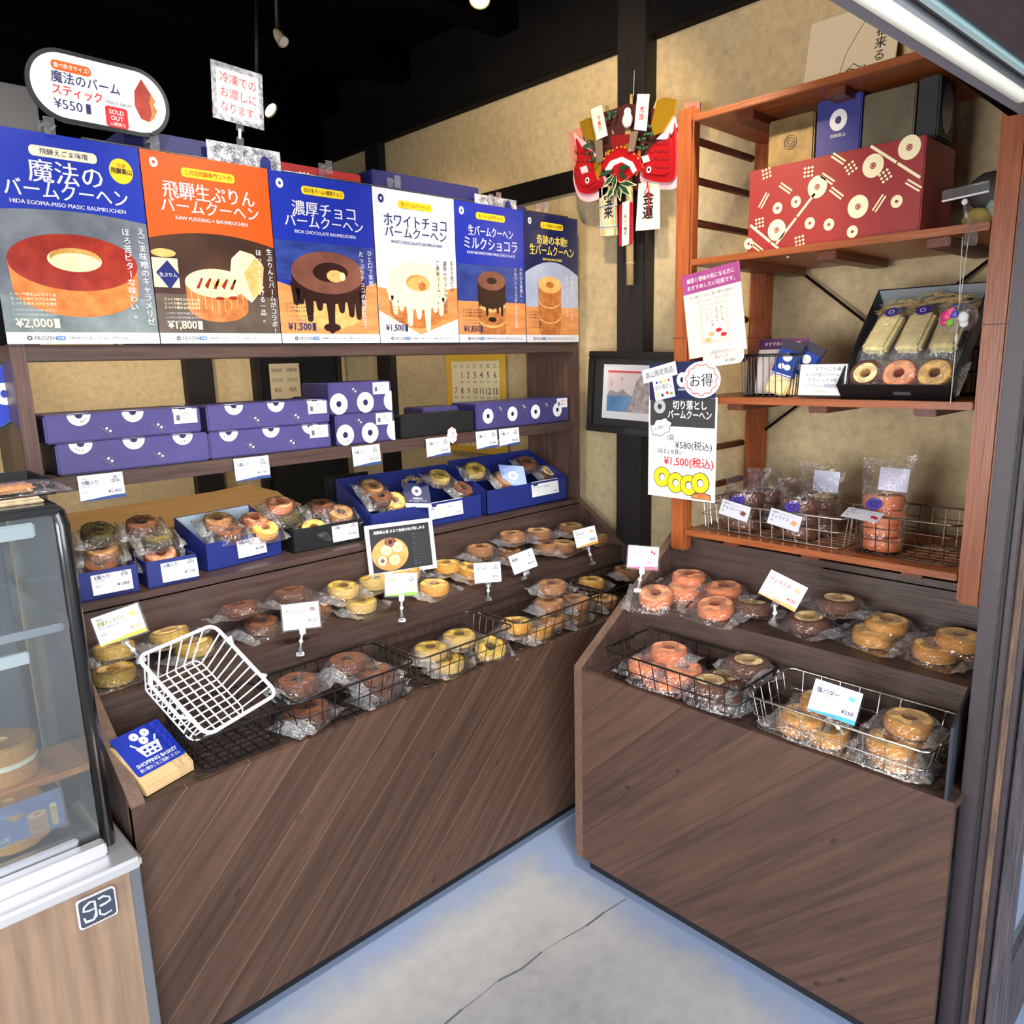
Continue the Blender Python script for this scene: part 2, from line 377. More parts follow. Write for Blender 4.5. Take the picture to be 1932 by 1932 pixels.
mb = MB(); mb.box(-3.1, 2.5, .42, .50, 1.99, 2.9, CEIL); struct(mb.build('wall_front'))
mb = MB(); mb.box(2.30, 2.372, 1.688, 1.813, 0, 2.9, BLACKWOOD, .004); struct(mb.build('trim_1'))
mb = MB(); mb.box(2.335, 2.372, 1.813, 3.8, 2.15, 2.225, BLACKWOODY, .003); struct(mb.build('trim_2'))
mb = MB(); mb.box(2.31, 2.372, .5, 3.8, 2.578, 2.9, BLACKWOODY, .004); struct(mb.build('trim_3'))
mb = MB(); mb.box(2.32, 2.372, 3.30, 3.42, 0, 2.6, BLACKWOOD, .003); struct(mb.build('trim_4'))
REDTIMB = woodgrain('dark_red_timber', (58, 30, 24), (80, 44, 34), 2, .6)
mb = MB(); mb.box(1.45, 1.58, 3.74, 3.82, 0, 2.0, BLACKWOOD, .003); struct(mb.build('trim_5'))
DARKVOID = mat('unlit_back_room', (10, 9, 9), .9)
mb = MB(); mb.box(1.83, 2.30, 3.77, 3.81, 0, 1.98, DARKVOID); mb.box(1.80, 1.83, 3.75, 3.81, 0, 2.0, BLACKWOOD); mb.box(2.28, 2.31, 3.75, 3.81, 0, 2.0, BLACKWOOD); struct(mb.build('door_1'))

# ------------------------------------------------------------------ the shop front: header rail and right jamb with the open sliding door
ALU = mat('brushed_aluminium', (196, 198, 204), .28, .9)
GREYB = mat('grey_painted_board', (132, 132, 142), .5)
AQUA = mat('pale_aqua_strip', (176, 206, 208), .35)
DKBROWN = woodgrain('dark_brown_lintel', (58, 46, 48), (76, 62, 64), 0, .6)
PURPLEBR = mat('dark_plum_paint', (44, 36, 42), .5, 0, var=.06, sc=30, bump=.05, bsc=90)
WORN = mat('worn_bare_wood', (58, 46, 48), .7, 0, col2=(120, 92, 68), sc=11, stretch=(4, 4, .9), detail=6)
GREYWOOD = mat('weathered_timber', (40, 35, 40), .75, 0, col2=(84, 77, 84), sc=9, stretch=(12, 12, .7), detail=7, bump=.3, bsc=40)
TUBEW = emis('fluorescent_tube', (226, 224, 210), .10)
MH = T3(1.2, .385, 1.9) @ RZ(-2.6)
mb = MB(); mb.box(-1.6, 1.05, .0, .03, .006, .03, GREYB, .002); struct(mb.build('trim_6', M=MH))
mb = MB()
pr = [(.0, -.002), (-.004, -.006), (-.014, -.008), (-.024, -.004), (-.030, .006), (-.030, .020), (0, .020)]
mb.add([(x, y, z) for x in (-1.6, 1.05) for y, z in pr], [(i, (i+1) % 7, 7+(i+1) % 7, 7+i) for i in range(7)]+[tuple(range(6, -1, -1)), tuple(range(7, 14))], ALU, True)
mb.box(-1.6, 1.05, -.040, -.032, .006, .03, DKBROWN); mb.tube([(-1.6, -.017, -.006), (.24, -.017, -.006), (.252, -.017, .0)], .0095, TUBEW, 12); mb.box(-1.6, 1.05, -.052, -.040, .0, .03, AQUA, .002)
struct(mb.build('trim_7', M=MH))
mb = MB(); mb.box(-1.6, 1.05, -.12, -.054, .002, .10, DKBROWN, .004); mb.box(-1.6, 1.05, -.12, .03, .03, .11, DKBROWN)
mb.box(-1.6, 1.05, -.20, -.124, .02, .10, TOE); struct(mb.build('trim_8', M=MH))
jx = 1.588
mb = MB(); mb.box(jx, jx+.03, .348, .380, 0, 1.9, PURPLEBR, .002); mb.box(jx+.004, jx+.036, .342, .36, 0, 1.9, TOE); mb.box(jx+.010, jx+.062, .330, .342, 0, 1.9, PURPLEBR, .002)
struct(mb.build('trim_9'))
mb = MB(); mb.box(jx+.020, jx+.05, .318, .330, 0, 1.9, WORN, .003); mb.box(jx+.032, jx+.07, .308, .322, 0, 1.9, PURPLEBR); struct(mb.build('trim_10'))
door = MB(); dx = jx+.048
door.box(dx, dx+.062, .282, .306, 0, 1.88, GREYWOOD, .003); door.box(dx+.062, dx+.6, .282, .306, 0, .24, GREYWOOD, .003); door.box(dx+.062, dx+.6, .282, .306, 1.80, 1.88, GREYWOOD, .003); door.box(dx+.55, dx+.6, .282, .306, .24, 1.8, GREYWOOD)
d1 = struct(door.build('door_2'))
PANE = mat('door_glass_painted_reflection', (120, 135, 150), .06, .0, spec=1.0, coat=1.0)  # opaque blue-grey; the reflected street is put into the base colour
mb = MB(); mb.box(dx+.06, dx+.552, .292, .298, .238, 1.802, PANE); struct(mb.build('glass_pane', d1))

# ------------------------------------------------------------------ stepped display counters
PLANKL = planks('diagonal_boards_left', 0, 1, .02, .10, [(58, 41, 33), (81, 59, 48), (106, 79, 63)])
PLANKR = planks('diagonal_boards_right', 0, 1, .06, .13, [(58, 41, 35), (81, 59, 49), (98, 72, 60)], groove=(58, 40, 33), gw=.003)
def stepped(name, label, along, L, plank, face, edge, upright, ends=2):
    """local x along the front (0..L), local y into the counter, z up"""
    t = thing(name, label, 'display counter'); E_ = .028 if ends == 2 else 0.0
    mb = MB(); mb.box(0 if ends == 2 else .028, L-E_, -.0012 if ends == 2 else 0, .016, .05, .65, plank); mb.build('front_panel', t)
    mb = MB(); mb.box(.03, L-E_-.002, .033, .05, 0, .05, TOE); mb.build('toe_kick', t)
    prof = [(0, .05), (0, .655), (.484, .972), (.56, .972), (.56, .05)]
    for x in (0, L-.028)[:ends]:
        s = MB(); n = len(prof); vs = [(x, y, z) for y, z in prof]+[(x+.028, y, z) for y, z in prof]
        s.add(vs, [tuple(range(n)), tuple(range(2*n-1, n-1, -1))], upright)
        s.add(vs, [(i, n+i, n+(i+1) % n, (i+1) % n) for i in range(n)], edge); s.build('side_panel', t)
    mb = MB(); mb.box(.028, L-E_, .016, .229, .63, .65, face); mb.build('tray_board', t)
    mb = MB(); mb.box(.028, L-E_, .229, .245, .65, .777, face); mb.box(.028, L-E_, .229, .45, .775, .80, face, .0012); mb.build('ledge', t)
    mb = MB(); mb.box(.028, L-E_, .45, .466, .80, .945, face); mb.box(.028, L-E_, .45, .82, .94, .963, face, .0012); mb.build('top_step', t)
    return t
tl = stepped('display_counter', 'dark stepped wooden counter with steep diagonal boards, under the row of posters', 'x', 1.922, PLANKL, DARKX, DARKEDGE, DARKZ)
tl.matrix_world = T3(.393, 1.542, 0)
LR = .985
trr = stepped('display_counter', 'dark stepped wooden counter with broad diagonal boards, under the orange rack', 'y', LR, PLANKR, DARKX, DARKEDGE, DARKZ, 1)
trr.matrix_world = T3(1.535, 1.36, 0) @ RZ(-90)

# open shelf standing on the left counter
t = thing('open_shelf', 'dark wooden two-board shelf standing on the left counter, posters on its top', 'shelf', T3(.393, 1.998, .963))
for x in (0, 1.876):
    mb = MB(); mb.box(x, x+.032, 0, .26, 0, .617, DARKZ, .001); mb.build('upright', t)
for z in (.277, .58):
    mb = MB(); mb.box(.032, 1.876, .001, .26, z, z+.036, DARKX, .001); mb.build('shelf_board', t)

# ------------------------------------------------------------------ orange rack
t = thing('ladder_rack', 'orange-brown wooden ladder rack with four shelves against the right wall', 'rack', T3(0, 0, 0))
for nm, y0, y1, x0, x1, z0, z1 in (('l', 1.262, 1.316, 1.938, 1.978, .931, 2.19), ('r', .462, .514, 1.938, 1.978, .928, 2.10), ('bl', 1.215, 1.28, 2.305, 2.345, .965, 2.19), ('br', .47, .51, 2.305, 2.345, .965, 2.10)):
    mb = MB(); mb.box(x0, x1, y0, y1, z0, z1, ORWOOD, .006)
    mb.box(x0-.0006, x1+.0006, y0-.0006, y1+.0006, 1.568, 1.5705, mat('joint', (96, 42, 22)) if nm == 'l' else bpy.data.materials['joint']); mb.build('upright', t)
for z in (.994, 1.394, 1.780, 2.160):
    mb = MB(); mb.box(1.936, 2.34, .515, 1.262, z-.012, z+.006, ORWOODY, .002)
    for y in (.60, .86, 1.10): mb.box(1.97, 2.32, y, y+.05, z-.032, z-.012, ORWOODX, .002)
    mb.build('shelf_board', t)
for y in (1.29, .488):
    for z in (2.115, 2.01, 1.895, 1.628, 1.505, 1.229, 1.108):
        if y < 1 and z > 2.05: continue
        mb = MB(); mb.tube([(1.975, y, z), (2.31, y, z)], .011, ORWOODX, 8); mb.build('rung', t)
ROD = mat('black_brace_rod', (24, 22, 22), .4, .6)
for a, b in (((2.325, 1.22, 1.84), (2.325, .53, 1.30)), ((2.325, .50, 1.83), (2.325, 1.24, 1.255))):
    mb = MB(); mb.tube([a, b], .0045, ROD, 6); mb.build('cross_brace', t)

# ------------------------------------------------------------------ refrigerated showcase
CASEWOOD = mat('showcase_wood_print', (122, 98, 80), .5, 0, col2=(152, 126, 104), sc=5, stretch=(9, 9, .5), detail=6)
STEEL = mat('stainless_steel', (226, 226, 230), .3, .7)
DKGREY = mat('showcase_grey_edge', (112, 116, 124), .4, .4)
CASEBLK = mat('showcase_black_frame', (14, 14, 16), .25, 0, coat=.4)
CASEIN = mat('showcase_inside', (84, 92, 100), .45, .2)
t = thing('refrigerated_showcase', 'glass refrigerated showcase on a pale wood-print base at the far left', 'showcase', T3(0, 1.49, 0))
mb = MB(); mb.box(-.75, .362, .004, .6, .04, .553, CASEWOOD); mb.build('base_cabinet', t)
mb = MB(); mb.box(.362, .382, 0, .6, .04, .553, DKGREY, .002); mb.build('edge_strip', t)
mb = MB(); mb.box(-.75, .362, .03, .6, 0, .04, TOE); mb.build('toe_kick', t)
mb = MB(); mb.box(-.75, .386, -.008, .6, .553, .578, STEEL, .006); mb.build('steel_top', t)
mb = MB(); mb.box(-.75, .34, .045, .075, .578, .604, STEEL, .003); mb.box(-.75, .30, .076, .10, .578, .62, ALU, .004); mb.build('front_rail', t)
post = MB(); post.tube([(.352, .085, .578), (.352, .085, 1.24), (.349, .09, 1.262), (.335, .095, 1.272)], .013, CASEBLK, 10); post.build('front_post', t)
mb = MB(); mb.box(-.75, .352, .07, .6, 1.262, 1.282, CASEBLK, .006); mb.build('top_frame', t)
mb = MB(); mb.box(.330, .345, .55, .6, .578, 1.262, CASEBLK, .003); mb.build('rear_post', t)
mb = MB(); mb.box(-.75, .338, .082, .086, .60, 1.262, GLASS); mb.build('front_glass', t)
mb = MB(); mb.box(.347, .350, .098, .55, .60, 1.262, GLASS); mb.build('side_glass', t)
mb = MB(); mb.box(-.75, .33, .585, .60, .578, 1.262, CASEIN); mb.box(-.75, .33, .1, .585, .578, .60, CASEIN); mb.build('inner_liner', t)
mb = MB(); mb.box(-.75, .335, .12, .55, 1.035, 1.040, GLASS); mb.box(-.75, .338, .115, .125, 1.030, 1.046, ALU, .002); mb.build('glass_shelf', t)
mb = MB(); mb.box(-.75, .272, .105, .118, .985, 1.008, WHITE, .002); mb.build('price_rail', t)
mb = MB(); mb.box(-.75, .31, .095, .105, 1.222, 1.25, mat('lamp_cover', (225, 228, 225), .4), .003); mb.build('lamp_strip', t)
mb = MB()
for i in range(9): mb.box(-.7+i*.115, -.7+i*.115+.06, .12, .57, .602, .612, mat('grille_dark', (44, 46, 50), .4, .5) if i == 0 else bpy.data.materials['grille_dark'])
mb.build('bottom_grille', t)
mb = MB(); mb.M = T3(.298, -.0025, .51) @ FL; BADGE = mat('badge_grey', (74, 80, 98), .35, .4); BADGEW = mat('badge_silver', (220, 222, 228), .3, .3)
mb.prism(rr(-.034, .034, -.031, .031, .007), -.003, .002, BADGEW); mb.prism(rr(-.031, .031, -.028, .028, .006), .002, .0026, BADGE)
for sx_ in (-1, 1):   # the maker's mark: a pair of mirrored curled letters
    for pts_ in ([(.003, .018), (.012, .020), (.022, .014), (.024, .006), (.014, .003), (.004, .003)], [(.003, -.004), (.003, -.014), (.010, -.019), (.024, -.017)]):
        P_ = [(sx_*x, y*(1 if sx_ > 0 else 1.0), .0032) for x, y in pts_]
        mb.tube([(x, y, z) for x, y, z in P_], .0022, BADGEW, 5)
mb.tube([(-.024, -.008, .0032), (-.022, -.016, .0032), (-.008, -.019, .0032), (-.003, -.006, .0032), (-.003, .018, .0032)], .0022, BADGEW, 5)
mb.build('maker_badge', t)
# ------------------------------------------------------------------ ring cakes in clear bags
def cakemat(n, c, v=.055): return mat(n, c, .7, 0, var=v, sc=120, detail=4, bump=.22, bsc=220, spec=.25)
CK = {  # kind: (hole wall, shade painted in so the hole shows; then top, crust)
 'chocolate': ((66, 38, 24), (126, 78, 52), (98, 56, 36)), 'strawberry': ((188, 98, 60), (238, 162, 120), (222, 124, 78)),
 'tiramisu': ((222, 172, 98), (246, 220, 160), (98, 60, 42)), 'butter': ((176, 118, 60), (230, 186, 118), (202, 140, 66)),
 'honey': ((196, 124, 40), (252, 204, 104), (232, 160, 58)), 'matcha': ((126, 98, 40), (204, 172, 78), (214, 178, 104)),
 'roasted_tea': ((128, 82, 46), (192, 142, 92), (160, 106, 62)), 'banana': ((160, 108, 56), (218, 176, 114), (150, 92, 50)),
 'green_tiramisu': ((200, 140, 80), (240, 200, 132), (186, 150, 58)), 'dark_green': ((92, 80, 44), (112, 98, 54), (84, 74, 42))}
CM = {k: tuple(cakemat(k+'_'+n, c) for n, c in zip(('darkened_hole', 'crumb', 'crust'), v)) for k, v in CK.items()}
CR, CH = .050, .034
_ck = {}
def cake_mesh(kind):
    if kind not in _ck:
        a, b, c = CM[kind]; mb = MB(); R, h, ri = CR, CH, .0145
        two = kind in ('tiramisu', 'green_tiramisu')
        prof = [(ri, .0), (ri, h-.003), (ri+.003, h-.0005), (.036 if two else .040, h), (R-.004, h-.0006), (R-.001, h-.004), (R+.0004, h*.5), (R-.0015, .003), (R-.004, 0), (ri, 0)]
        mats = [a, a, b, c if two else b, c, c, c, c, c]
        mb.lathe(prof, a, 30, mats=mats)
        # a little irregular like hand-cut cake
        mb.v = [(x*(1+.012*math.sin(3*math.atan2(y, x)+hash(kind) % 5*0+len(kind))), y*(1+.012*math.cos(2*math.atan2(y, x)+len(kind))), z+(.0008*math.sin(x*90)*math.cos(y*70) if z > .02 else 0)) for x, y, z in mb.v]
        o = mb.build('ring_cake'); _ck[kind] = o.data; bpy.data.objects.remove(o)
    return _ck[kind]
def sstep(t): t = max(0.0, min(1.0, t)); return t*t*(3-2*t)
_bg = {}
def bag_mesh(var, hw=.088, hh=.064, h=CH, R=CR):
    k = (var, hw, hh, h)
    if k not in _bg:
        mb = MB(); NU, NV = 30, 18; top = []; bot = []; rnd = random.Random(var*13+5)
        off = Vector((var*3.1, var*1.7, 0)); ce = [rnd.uniform(-.004, .018) for _ in range(4)]
        for i in range(NU+1):
            for j in range(NV+1):
                u, v = 2*i/NU-1, 2*j/NV-1; x, y = u*hw, v*hh
                x += .0035*noise.noise(Vector((v*4, u*2, var)))*(abs(u)**6); y += .004*noise.noise(Vector((u*3, v, var+9)))*(abs(v)**4)
                y *= 1-.10*sstep((abs(u)-.55)/.45)*(.5+.5*math.sin(var+u*2))
                r = math.hypot(x, y*1.02); d = sstep((r-R*.94)/(.040 if abs(y) < R else .03))
                e = min(1-abs(u), (1-abs(v))*.9)
                wr = noise.noise(Vector((x*70, y*70, 0))+off)*.5+abs(noise.noise(Vector((x*38, y*55, 3))+off))
                zt = (h+.0015)*(1-d)+d*(.004+.015*wr)
                zt *= sstep(e*6+.12) if e < .15 else 1
                q = (0 if u < 0 else 1)+(0 if v < 0 else 2)
                lift = ce[q]*sstep((abs(u)-.62)/.38)*sstep(abs(v)+.25)+.006*noise.noise(Vector((v*5, var, u)))*sstep((abs(u)-.7)/.3)
                zb = .0006+max(0, lift)
                top.append((x, y, max(zb+.0008, zt+max(0, lift)))); bot.append((x, y, zb))
        n = NV+1; fs = [(i*n+j, (i+1)*n+j, (i+1)*n+j+1, i*n+j+1) for i in range(NU) for j in range(NV)]
        ends = [q for q, f in enumerate(fs) if not (4 <= q//NV < NU-4)]; es = set(ends)
        mb.add(top, [f for q, f in enumerate(fs) if q not in es], FILM, True); mb.add(top, [fs[q] for q in ends], SEAL, True); mb.add(bot, [f[::-1] for f in fs], FILM, True)
        o = mb.build('clear_wrapper'); _bg[k] = o.data; bpy.data.objects.remove(o)
    return _bg[k]
STICK = mat('pale_round_sticker', (226, 206, 178), .5); PURPLE = mat('purple_round_sticker', (62, 48, 140), .45)
_nb = [0]
def bagged(kind, M, label, group=None, sc=1.0, sticker=None, name='bagged_ring_cake', cat='bagged cake', short=False):
    t = thing(name, label, cat, M @ Matrix.Scale(sc, 4) if sc != 1 else M, group); _nb[0] += 1
    c = bpy.data.objects.new('ring_cake', cake_mesh(kind)); C.objects.link(c); c.parent = t; c.location = (0, 0, .0016); c.rotation_euler = (0, 0, _nb[0]*1.3)
    w_ = bpy.data.objects.new('clear_wrapper', bag_mesh(_nb[0] % 5, .080 if short else .092, .060 if short else .066)); C.objects.link(w_); w_.parent = t
    if sticker:
        mb = MB(); mb.lathe([(0, .0005), (.012, .0003), (.012, 0)], sticker, 20); mb.build('round_sticker', t, T3(.012, -.02, CH+.0038) @ RXm(6))
    return t
def put(kind, px, py, z, rot, label, group, tx=0, ty=0, sc=1.0, lim=None, **k):
    p = onZ(px, py, z+CH*sc); p.z = z+.001
    if lim and p[lim[0]] < lim[1]:      # keep it inside its basket: same sight line, a little deeper and higher
        p = onX(px, py, lim[1]) if lim[0] == 0 else onY(px, py, lim[1]); p.z = max(.653, p.z-CH*sc)
    if lim is None:                     # on a ledge: stay clear of the riser behind
        if px < 1200 and p.y > 1.925: p = onY(px, py, 1.925); p.z -= CH*sc
        elif px >= 1200 and p.x > 1.915: p = onX(px, py, 1.915); p.z -= CH*sc
    return bagged(kind, T3(*p) @ RZ(rot) @ RYm(tx) @ RXm(ty), label, group, sc, **k)
GL = 'bagged ring cakes on the ledge of the left counter'
ZL = .8015
for a in (
 ('green_tiramisu', 214, 1216, ZL+.030, 12, 'yellow and cream ring cake in a clear bag under the lime price card', 4, -5),
 ('green_tiramisu', 214, 1262, ZL, 8, 'yellow and cream ring cake in a clear bag lowest at the left ledge end', 0, 0),
 ('green_tiramisu', 320, 1190, ZL+.016, 20, 'yellow ring cake in a clear bag on the ledge, behind the white basket rim', 0, -8),
 ('green_tiramisu', 366, 1212, ZL, 24, 'yellow and cream ring cake in a clear bag seen through the white basket', 0, -4),
 ('chocolate', 453, 1140, ZL+.012, 14, 'chocolate ring cake in a flat clear bag, rear one right of the white basket', 0, -10),
 ('chocolate', 490, 1170, ZL+.004, 20, 'chocolate ring cake in a crinkled clear bag, front one right of the white basket', 0, 8),
 ('chocolate', 547, 1113, ZL+.02, 10, 'chocolate ring cake lying highest on the ledge, behind the chocolate price card', 0, -6),
 ('chocolate', 592, 1140, ZL+.002, 30, 'chocolate ring cake with a pale round sticker on its bag', 0, 12),
 ('matcha', 646, 1104, ZL+.016, 24, 'olive yellow ring cake in a clear bag, rear left of the green price card', 0, 6),
 ('matcha', 680, 1132, ZL, 18, 'olive yellow ring cake at the ledge edge left of the green card', 0, 4),
 ('matcha', 706, 1090, ZL+.004, 12, 'olive yellow ring cake in a clear bag just behind the green price card', 0, 0),
 ('honey', 765, 1075, ZL+.012, 6, 'golden ring cake in a clear bag seen above the green price card', 0, -4),
 ('honey', 818, 1101, ZL, 14, 'golden ring cake at the ledge edge right of the green card', 0, 6),
 ('honey', 842, 1061, ZL+.016, 8, 'bright golden ring cake in a clear bag right of the framed black menu sheet', 0, -2),
 ('honey', 886, 1069, ZL+.008, 16, 'golden ring cake tilted in its bag behind the honey price card', 0, 14),
 ('roasted_tea', 905, 1031, ZL+.012, 10, 'tan brown ring cake in a clear bag, rear left above the honey price card', 0, 0),
 ('roasted_tea', 958, 1036, ZL+.018, 18, 'tan brown ring cake in a clear bag, front left of the sesame price card', 0, 6),
 ('roasted_tea', 966, 1006, ZL+.018, 8, 'tan brown ring cake in a clear bag, rear one behind the sesame price card', 0, 0),
 ('banana', 1016, 1000, ZL+.03, 10, 'pale topped ring cake on top of its pile at the back of the ledge', 0, 0),
 ('roasted_tea', 1030, 1024, ZL+.014, 14, 'tan brown ring cake in a clear bag, right of the sesame price card', 0, 4),
 ('banana', 1075, 990, ZL+.016, 8, 'pale topped brown ring cake at the far back by the pillar', 0, 0),
 ('banana', 1062, 1024, ZL+.010, 12, 'pale topped ring cake in a clear bag left of the banana price card', 0, 4),
 ('banana', 1128, 1008, ZL, 4, 'ring cake in a clear bag behind the banana price card', 0, 0)):
    put(a[0], a[1], a[2], a[3], a[4], a[5], GL, a[6], a[7], sticker=STICK if 'pale round' in a[5] else None, sc=.93)
GR = 'bagged ring cakes on the ledge of the right counter'
for a in (
 ('strawberry', 1300, 1082, ZL+.018, -8, 'pink ring cake in a clear bag, rear one left on the right ledge', 0, 0),
 ('strawberry', 1238, 1116, ZL, 25, 'pink ring cake in a clear bag beside the foot of the strawberry price card', 0, 16),
 ('strawberry', 1293, 1104, ZL+.012, 18, 'frontmost pink ring cake of the pink group on the right ledge', 0, 6),
 ('strawberry', 1366, 1104, ZL+.014, -10, 'pink ring cake at the right of the pink group on the ledge', 0, 2),
 ('strawberry', 1352, 1138, ZL, -5, 'pink ring cake in a shiny bag at the very edge of the right ledge', 0, 12),
 ('tiramisu', 1418, 1137, ZL, 20, 'brown and cream ring cake in a clear bag left of the tiramisu price card', 0, -8),
 ('tiramisu', 1583, 1128, ZL+.004, -30, 'brown and cream ring cake, rear one right of the tiramisu price card', 0, 0),
 ('tiramisu', 1528, 1163, ZL+.002, -22, 'brown and cream ring cake, front one right of the tiramisu price card', 0, 6),
 ('butter', 1673, 1168, ZL+.006, -16, 'pale yellow ring cake, rear one of the middle pair on the right ledge', 0, 0),
 ('butter', 1650, 1188, ZL+.004, -14, 'pale yellow ring cake, front one of the middle pair on the right ledge', 0, 4),
 ('butter', 1812, 1197, ZL+.006, -10, 'pale yellow ring cake in a clear bag, rear one beside the door post', 0, 0),
 ('butter', 1768, 1216, ZL+.002, -12, 'pale yellow ring cake in a clear bag, front one beside the door post', 0, 4)):
    put(a[0], a[1], a[2], a[3], a[4]-90, a[5], GR, a[6], a[7])

# ------------------------------------------------------------------ wire baskets
def basket(name, label, M, W, D, Hh, m, rw=.0028, ww=.0014, nx=9, ny=6, group=None, taper=.018, rings=(.5,), handles=True, feet=False):
    t = thing(name, label, 'basket', M, group)
    def rc(w_, d, z, r): return [(x, y, z) for x, y in rr(-w_/2, w_/2, -d/2, d/2, r, 4)]
    mb = MB(); mb.tube(rc(W, D, Hh, .022), rw, m, 7, True); mb.build('rim', t)
    bw, bd = W-2*taper, D-2*taper
    mb = MB()
    for k in rings+(0,):
        s = 1-k; mb = MB(); mb.tube(rc(W-2*taper*s, D-2*taper*s, Hh*k+.003*(k == 0), .02), ww, m, 5, True); mb.build('side_hoop', t)
    mb = MB()
    for i in range(nx):
        f = (i+.5)/nx-.5
        mb.tube([(f*(W-.03), -D/2, Hh), (f*(bw-.01), -bd/2, .004), (f*(bw-.01), -bd/2+.005, 0), (f*(bw-.01), bd/2-.005, 0), (f*(bw-.01), bd/2, .004), (f*(W-.03), D/2, Hh)], ww, m, 5, smooth=False)
    mb.build('cross_wires', t)
    mb = MB()
    for j in range(ny):
        f = (j+.5)/ny-.5
        mb.tube([(-W/2, f*(D-.03), Hh), (-bw/2, f*(bd-.01), .004), (-bw/2+.005, f*(bd-.01), .0015), (bw/2-.005, f*(bd-.01), .0015), (bw/2, f*(bd-.01), .004), (W/2, f*(D-.03), Hh)], ww, m, 5, smooth=False)
    mb.build('long_wires', t)
    if handles:
        for s in (-1, 1):
            mb = MB(); mb.tube([(s*W/2, -D*.28, Hh), (s*(W/2+.006), -D*.28, Hh+.006), (s*(W/2+.010), -D*.2, Hh-.012), (s*(W/2+.010), D*.2, Hh-.012), (s*(W/2+.006), D*.28, Hh+.006), (s*W/2, D*.28, Hh)], rw*.9, m, 6); mb.build('handle', t)
    return t
GB = 'wire baskets in the front trays'
basket('wire_basket', 'black wire basket underneath the tilted white basket', T3(.646, 1.648, .6515) @ RZ(1), .215, .205, .092, BLACKWIRE, group=GB, nx=6)
basket('wire_basket', 'black wire basket holding the stacked chocolate cakes', T3(.94, 1.646, .6515), .345, .21, .095, BLACKWIRE, group=GB)
basket('wire_basket', 'dark bronze wire basket holding the olive yellow cakes', T3(1.302, 1.646, .6515), .345, .21, .095, BROWNWIRE, group=GB)
basket('wire_basket', 'bronze wire basket holding golden and tan cakes, behind the right counter corner', T3(1.70, 1.646, .6515), .405, .21, .095, BROWNWIRE, group=GB)
basket('wire_basket', 'dark wire basket in the inner corner under the banana price card', T3(2.09, 1.648, .6515), .345, .2, .095, BLACKWIRE, group=GB)
basket('wire_basket', 'black wire basket holding pink and brown cakes on the right counter', T3(1.64, 1.048, .6515) @ RZ(-90), .41, .215, .085, BLACKWIRE, group=GB, rings=(.45,))
basket('wire_basket', 'shiny chrome wire basket holding pale yellow cakes beside the door post', T3(1.642, .624, .6515) @ RZ(-90), .40, .22, .085, CHROME, nx=8, ny=5, group=GB, rings=(.45,))
# the tilted white shopping basket
a, b, c_, d_ = onZ(372, 1405, .768), onZ(514, 1312, .768), onZ(268, 1232, .918), onZ(420, 1172, .918)
mid = (a+b+c_+d_)/4; ex = ((b-a)+(d_-c_)).normalized(); ey = (((c_-a)+(d_-b)) - ex*((c_-a)+(d_-b)).dot(ex)).normalized(); ez = ex.cross(ey)
MW = Matrix((ex, ey, ez)).transposed().to_4x4(); MW.translation = mid-ez*.085
basket('shopping_basket', 'white wire shopping basket tilted across a black basket at the left end', MW, ((b-a).length+(d_-c_).length)*.47, ((c_-a).length+(d_-b).length)*.485, .085, WHITEWIRE, rw=.0045, ww=.0019, nx=6, ny=9, taper=.028, rings=())
